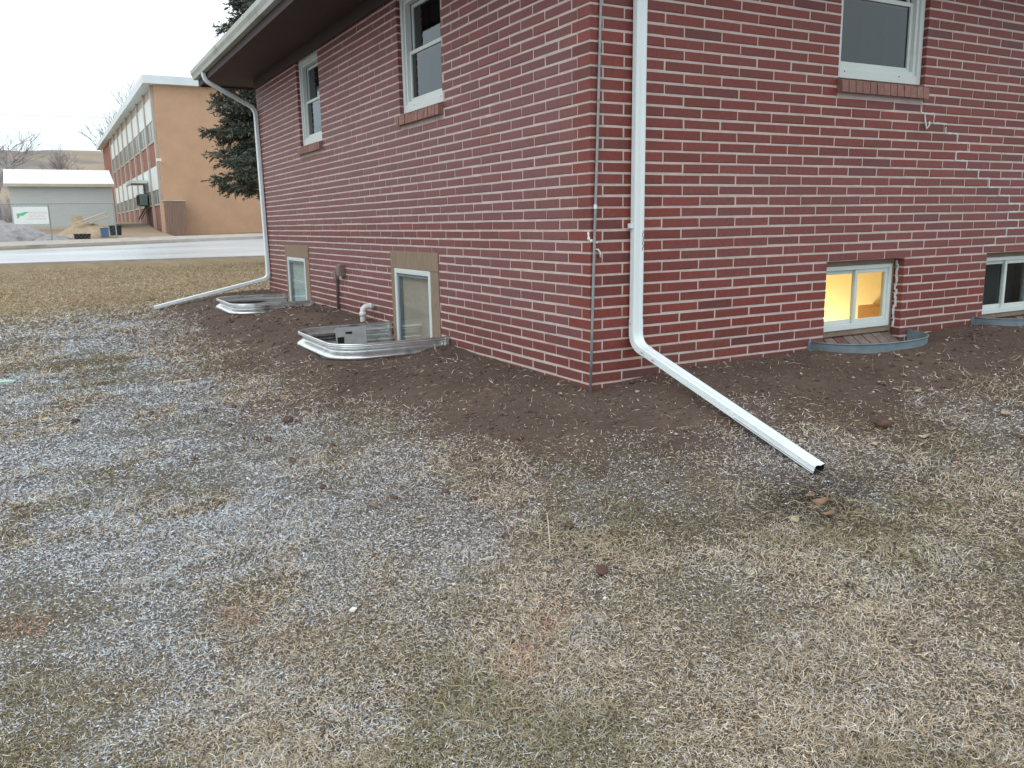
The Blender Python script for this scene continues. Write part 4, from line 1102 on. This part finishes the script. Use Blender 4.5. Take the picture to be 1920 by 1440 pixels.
# frost and paper mulch flakes
def flakes(n, soil=False):
    x, y, r = polar(n, 1.6, 16)
    fr = frost_mask(x, y); sm = soil_mask(x, y); d = house_d(x, y)
    keep = (RNG.random(n) < fr*.9+.04+.012*sm) & (d > .05) & ~in_well(x, y) & (sm < .9)
    x, y, r, sm = x[keep], y[keep], r[keep], sm[keep]; n = len(x); z = ground_z(x, y)+RNG.uniform(.003, .012, n)
    s = RNG.uniform(.0025, .0075, n)*np.clip(r/3.6, .75, 3)**.9; a = RNG.uniform(0, 6.28, n)
    V = np.empty((n, 4, 3), np.float32)
    for k in range(4):
        an = a+k*math.pi/2+RNG.uniform(-.4, .4, n); q_ = s*RNG.uniform(.4, 1.1, n)*(1.5 if k % 2 else .7)
        V[:, k] = np.stack([x+np.cos(an)*q_, y+np.sin(an)*q_, z+RNG.uniform(-.4, .4, n)*s], -1)
    c = np.array([.66, .68, .71])*RNG.uniform(.55, 1.15, n)[:, None]
    return np_mesh('mulch_flakes', V.reshape(-1, 3), np.arange(n*4), np.full(n, 4), np.repeat(c, 4, 0)), n
me, nf_ = flakes(260000)
o = link('mulch_flakes', me, MT['blade']); tag(o, 'pale frosted flecks scattered between the dead grass', 'frost', kind='stuff')
# soil crumbs
OCT = np.array([[1, 0, 0], [0, 1, 0], [-1, 0, 0], [0, -1, 0], [0, 0, 1], [0, 0, -.6]], float)
OF = np.array([[0, 1, 4], [1, 2, 4], [2, 3, 4], [3, 0, 4], [1, 0, 5], [2, 1, 5], [3, 2, 5], [0, 3, 5]])
def crumbs(n):
    x, y, r = polar(n, 2.6, 16)
    sm = soil_mask(x, y); d = house_d(x, y); ed = soil_edge(x, y)
    pk = sm*.85+.15*np.exp(-((d-ed-.4)/.5)**2)*ss(.45, .6, fbm(x*2, y*2, 57))+.006
    keep = (RNG.random(n) < pk) & (d > .015) & ~in_well(x, y) & (y < 12)
    x, y, r, sm = x[keep], y[keep], r[keep], sm[keep]; n = len(x); z = ground_z(x, y)
    s = (RNG.random(n)**9*.015+.0018)*np.clip(r/5, .7, 2)**.7
    V = OCT[None]*(1+RNG.uniform(-.35, .35, (n, 6, 1)))*s[:, None, None]
    a = RNG.uniform(0, 6.28, n); ca, sa = np.cos(a)[:, None], np.sin(a)[:, None]
    V = np.stack([V[..., 0]*ca-V[..., 1]*sa, V[..., 0]*sa+V[..., 1]*ca, V[..., 2]*.8], -1)+np.stack([x, y, z+s*.1], -1)[:, None, :]
    c = np.array([.120, .088, .073])*RNG.uniform(.75, 1.45, n)[:, None]
    pale = RNG.random(n) < .03; c[pale] = np.array([.50, .43, .35])*RNG.uniform(.6, 1.2, pale.sum())[:, None]
    F = (np.arange(n)[:, None, None]*6+OF[None]).reshape(-1)
    return np_mesh('soil_crumbs', V.reshape(-1, 3), F, np.full(n*8, 3), np.repeat(c, 6, 0)), n
me, nc_ = crumbs(150000)
o = link('soil_crumbs', me, MT['crumb']); tag(o, 'loose brown crumbs of soil and grit over the bed', 'soil', kind='stuff')
print('flakes', nf_, 'crumbs', nc_)
# straw strands over the bed and lawn
def strands(n):
    mb = MB()
    for i in range(n):
        if i < 200: c = at_ground(random.gauss(1095, 70), random.gauss(1035, 18))
        elif i < 260: c = at_ground(random.gauss(1530, 45), random.gauss(955, 20))
        elif i < 300: c = at_ground(random.gauss(700, 60), random.gauss(690, 18))
        else: c = at_ground(random.uniform(250, 1900), random.uniform(600, 1400)**1.0)
        if house_d(c.x, c.y) < .04: continue
        a = random.uniform(0, 6.28); ln = random.uniform(.02, .10); d = Vector((math.cos(a), math.sin(a), random.uniform(-.02, .15))); q_ = Vector((-d.y, d.x, 0))*random.uniform(-.25, .25)
        p0 = c+Vector((0, 0, .016)); cc = tuple(np.array([.52, .43, .30])*random.uniform(.6, 1.2))
        mb.tube([p0, p0+d*ln*.5+q_*ln*.5+Vector((0, 0, .008)), p0+d*ln], [.0012, .0014, .0007], 4, cc, False)
    return mb
o = strands(620).build('straw', MT['blade'], None, col=True); tag(o, 'scattered strands of dry straw on soil and grass', 'straw', kind='stuff')

# ================================================================== LITTER YOU CAN COUNT
def clod(px, py, r, label, group=None, m='clod', cat='clod', sq=(1.15, .95, .72)):
    p = at_ground(px, py); mb = MB(); vs = []; fs = []; n = 10; rings = 6; sd = random.random()*50
    for i in range(1, rings):
        th = math.pi*i/rings
        for k in range(n):
            a = 2*math.pi*k/n; v = Vector((math.sin(th)*math.cos(a), math.sin(th)*math.sin(a), math.cos(th)))
            q_ = 1+.55*(float(fbm(v.x*1.6+sd, v.y*1.6+v.z*1.3, 5))-.5)+random.uniform(-.07, .07)
            vs.append((v.x*r*q_*sq[0], v.y*r*q_*sq[1], v.z*r*q_*sq[2]))
    vs += [(0, 0, r*sq[2]), (0, 0, -r*sq[2])]; T = len(vs)-2
    for i in range(rings-2):
        for k in range(n): fs.append((i*n+k, (i+1)*n+k, (i+1)*n+(k+1) % n, i*n+(k+1) % n))
    for k in range(n): fs.append((T, k, (k+1) % n)); fs.append((T+1, (rings-2)*n+(k+1) % n, (rings-2)*n+k))
    o = mb.add(vs, fs).build('dirt_clod' if cat == 'clod' else 'stone', MT[m], None, smooth=True); o.location = p+Vector((0, 0, r*.5)); o.rotation_euler = (0, 0, random.uniform(0, 6.28))
    return tag(o, label, cat, group)
G1 = 'small clods of soil on the lawn'
clod(540, 793, .040, 'largest round reddish clod of soil on the frosted grass out from the corrugated well', G1)
clod(1656, 801, .040, 'big dark clod of soil on the grass behind the end of the downspout extension', G1)
clod(1129, 1077, .030, 'flat grey brown clod standing alone on the matted grass in front of the straw', G1, sq=(1.4, .9, .55))
for px, py, r in ((503, 824, .022), (478, 822, .018), (624, 838, .018), (548, 868, .022), (606, 916, .020), (740, 934, .018), (836, 926, .018), (975, 827, .022), (1022, 978, .018),
                  (1068, 994, .022), (1165, 1012, .024), (1150, 1002, .018), (948, 1008, .016), (1134, 945, .016), (1165, 990, .012), (1790, 864, .022), (1680, 832, .024), (1738, 826, .018),
                  (1730, 905, .018), (1661, 884, .016), (1592, 805, .016), (440, 768, .020), (432, 800, .014), (455, 775, .014), (142, 792, .030), (285, 775, .018), (365, 862, .016), (625, 850, .016),
                  (888, 940, .014), (905, 960, .016), (1010, 1012, .012), (1252, 905, .012), (1910, 820, .020), (700, 880, .014), (1185, 722, .020)):
    where = ('in the litter behind the end of the downspout extension' if px > 1500 else 'beside the straw clump on the matted grass' if py > 965 else
             'on the frosted grass out from the corrugated wells' if px < 700 else 'on the thin grass before the house corner')
    clod(px, py, r, 'small brown clod of soil '+where, G1)
for px, py, r in ((1685, 665, .013), (1700, 690, .012), (1775, 640, .013), (1575, 668, .010), (1625, 645, .009), (1690, 670, .012), (1590, 680, .010), (1760, 663, .012), (1195, 738, .014), (600, 610, .012), (585, 605, .010), (330, 598, .018), (640, 690, .010), (792, 697, .010), (1000, 735, .009), (740, 628, .010), (1718, 690, .010), (870, 768, .010)):
    clod(px, py, r, 'small pale stone on the soil below the '+('lit basement window' if px > 1500 else 'house corner' if px > 780 else 'corrugated wells'), 'pale stones on the soil bed', 'pale_leaf', 'stone', (1.2, .9, .6))
def leaf(px, py, s, label, m='leaf', group='dry leaves on the ground'):
    p = at_ground(px, py); n = 7; vs = []; a0 = random.uniform(0, 6.28)
    for i in range(n+1):
        t = i/n; wv = s*.36*math.sin(math.pi*min(t*1.05, 1))**.8+.001; zc = .35*s*(t-.5)**2*2
        for k in (-1, 0, 1): vs.append((s*(t-.5), k*wv*(1+random.uniform(-.18, .18)), zc+abs(k)*s*.14+random.uniform(0, .05)*s))
    fs = []
    for i in range(n):
        for k in (0, 1): fs.append((i*3+k, (i+1)*3+k, (i+1)*3+k+1, i*3+k+1))
    mb = MB().add(vs, fs); mb.tube([(-.5*s, 0, .2*s), (-.8*s, .03*s, .15*s)], [.0012, .0008], 4)
    o = mb.build('dry_leaf', MT[m], None); o.location = p+Vector((0, 0, .012)); o.rotation_euler = (random.uniform(-.3, .3), random.uniform(-.3, .3), a0)
    return tag(o, label, 'leaf', group)
for px, py, s, m in ((1540, 948, .085, 'leaf'), (1555, 970, .07, 'leaf'), (1520, 935, .06, 'leaf'), (1490, 978, .05, 'pale_leaf')): leaf(px, py, s, 'curled brown leaf in the litter below the downspout outlet', m)
for px, py, s, m in ((1652, 724, .055, 'pale_leaf'), (1668, 792, .04, 'pale_leaf'), (1730, 828, .075, 'pale_leaf'), (1640, 835, .04, 'pale_leaf'), (1885, 780, .07, 'pale_leaf'), (1503, 832, .05, 'pale_leaf'), (1720, 738, .045, 'pale_leaf'), (1900, 935, .05, 'pale_leaf')): leaf(px, py, s, 'pale dry leaf lying on soil beyond the downspout extension', m)
for px, py, s, m in ((700, 948, .05, 'leaf'), (790, 975, .05, 'pale_leaf'), (1110, 705, .03, 'pale_leaf'), (1440, 972, .035, 'leaf'), (850, 1292, .03, 'leaf'), (1450, 1045, .04, 'pale_leaf'), (945, 742, .03, 'leaf')): leaf(px, py, s, 'dry leaf lying on the open ground before the house corner', m)
def chip(px, py, lx, ly, lz, ang, m, name, label, cat):
    p = at_ground(px, py); mb = MB(); j = lambda: random.uniform(.8, 1.1)
    vs = [(sx_*lx/2*j(), sy_*ly/2*j(), sz*lz/2) for sz in (-1, 1) for sx_, sy_ in ((-1, -1), (1, -1), (1, 1), (-1, 1))]
    mb.add(vs, [(3, 2, 1, 0), (4, 5, 6, 7), (0, 1, 5, 4), (1, 2, 6, 5), (2, 3, 7, 6), (3, 0, 4, 7)])
    o = mb.build(name, m, None); o.location = p+Vector((0, 0, lz/2+.008)); o.rotation_euler = (.08, .05, ang); return tag(o, label, cat)
m_pale = mat('pale_wood', (.66, .58, .46), .8, var=.15, scale=30); m_mint = mat('mint_plastic', (.42, .60, .51), .6, var=.1, scale=10); m_scrap = mat('white_scrap', (.80, .79, .76), .7, var=.1, scale=30)
chip(342, 716, .17, .03, .012, .35, m_pale, 'wood_chip', 'pale splinter of wood lying on the frosted grass out from the wells', 'wood chip')
chip(8, 722, .14, .09, .02, .2, m_mint, 'plastic_scrap', 'mint green plastic scrap lying on the frosted lawn', 'scrap')
chip(662, 1146, .026, .020, .008, .8, m_scrap, 'paper_scrap', 'small torn white paper scrap lying on the matted grass', 'scrap')
chip(1134, 1125, .016, .010, .006, .4, m_scrap, 'paper_scrap', 'tiny white paper fleck in front of the flat clod', 'scrap')
chip(1492, 878, .016, .012, .008, .8, m_scrap, 'paper_scrap', 'tiny white paper fleck beside the downspout outlet', 'scrap')
a, b, c = at_ground(938, 1330), at_ground(975, 1334), at_ground(1012, 1335)
up = Vector((0, 0, .012)); m_twig = mat('red_twig', (.24, .085, .075), .7, var=.2, scale=30)
tw = thing('twig', 'thin dark red twig lying in the grass', 'twig', a)
MB().tube([a+up, b+up*1.6, c+up*1.2], [.0022, .0026, .0032], 6).build('stem', m_twig, tw); MB().tube([b+up*1.6, b+up*2+Vector((.02, .035, .006))], [.0018, .001], 5).build('side_shoot', m_twig, tw); rebase(tw, a)
a = at_ground(1026, 970); b = at_ground(1032, 1045)
MBt = MB().tube([a+up, a.lerp(b, .5)+up*2, b+up], [.002, .0022, .0018], 5); o = MBt.build('straw_stalk', m_pale, None); tag(o, 'single pale straw stalk lying beside the straw clump', 'stalk')
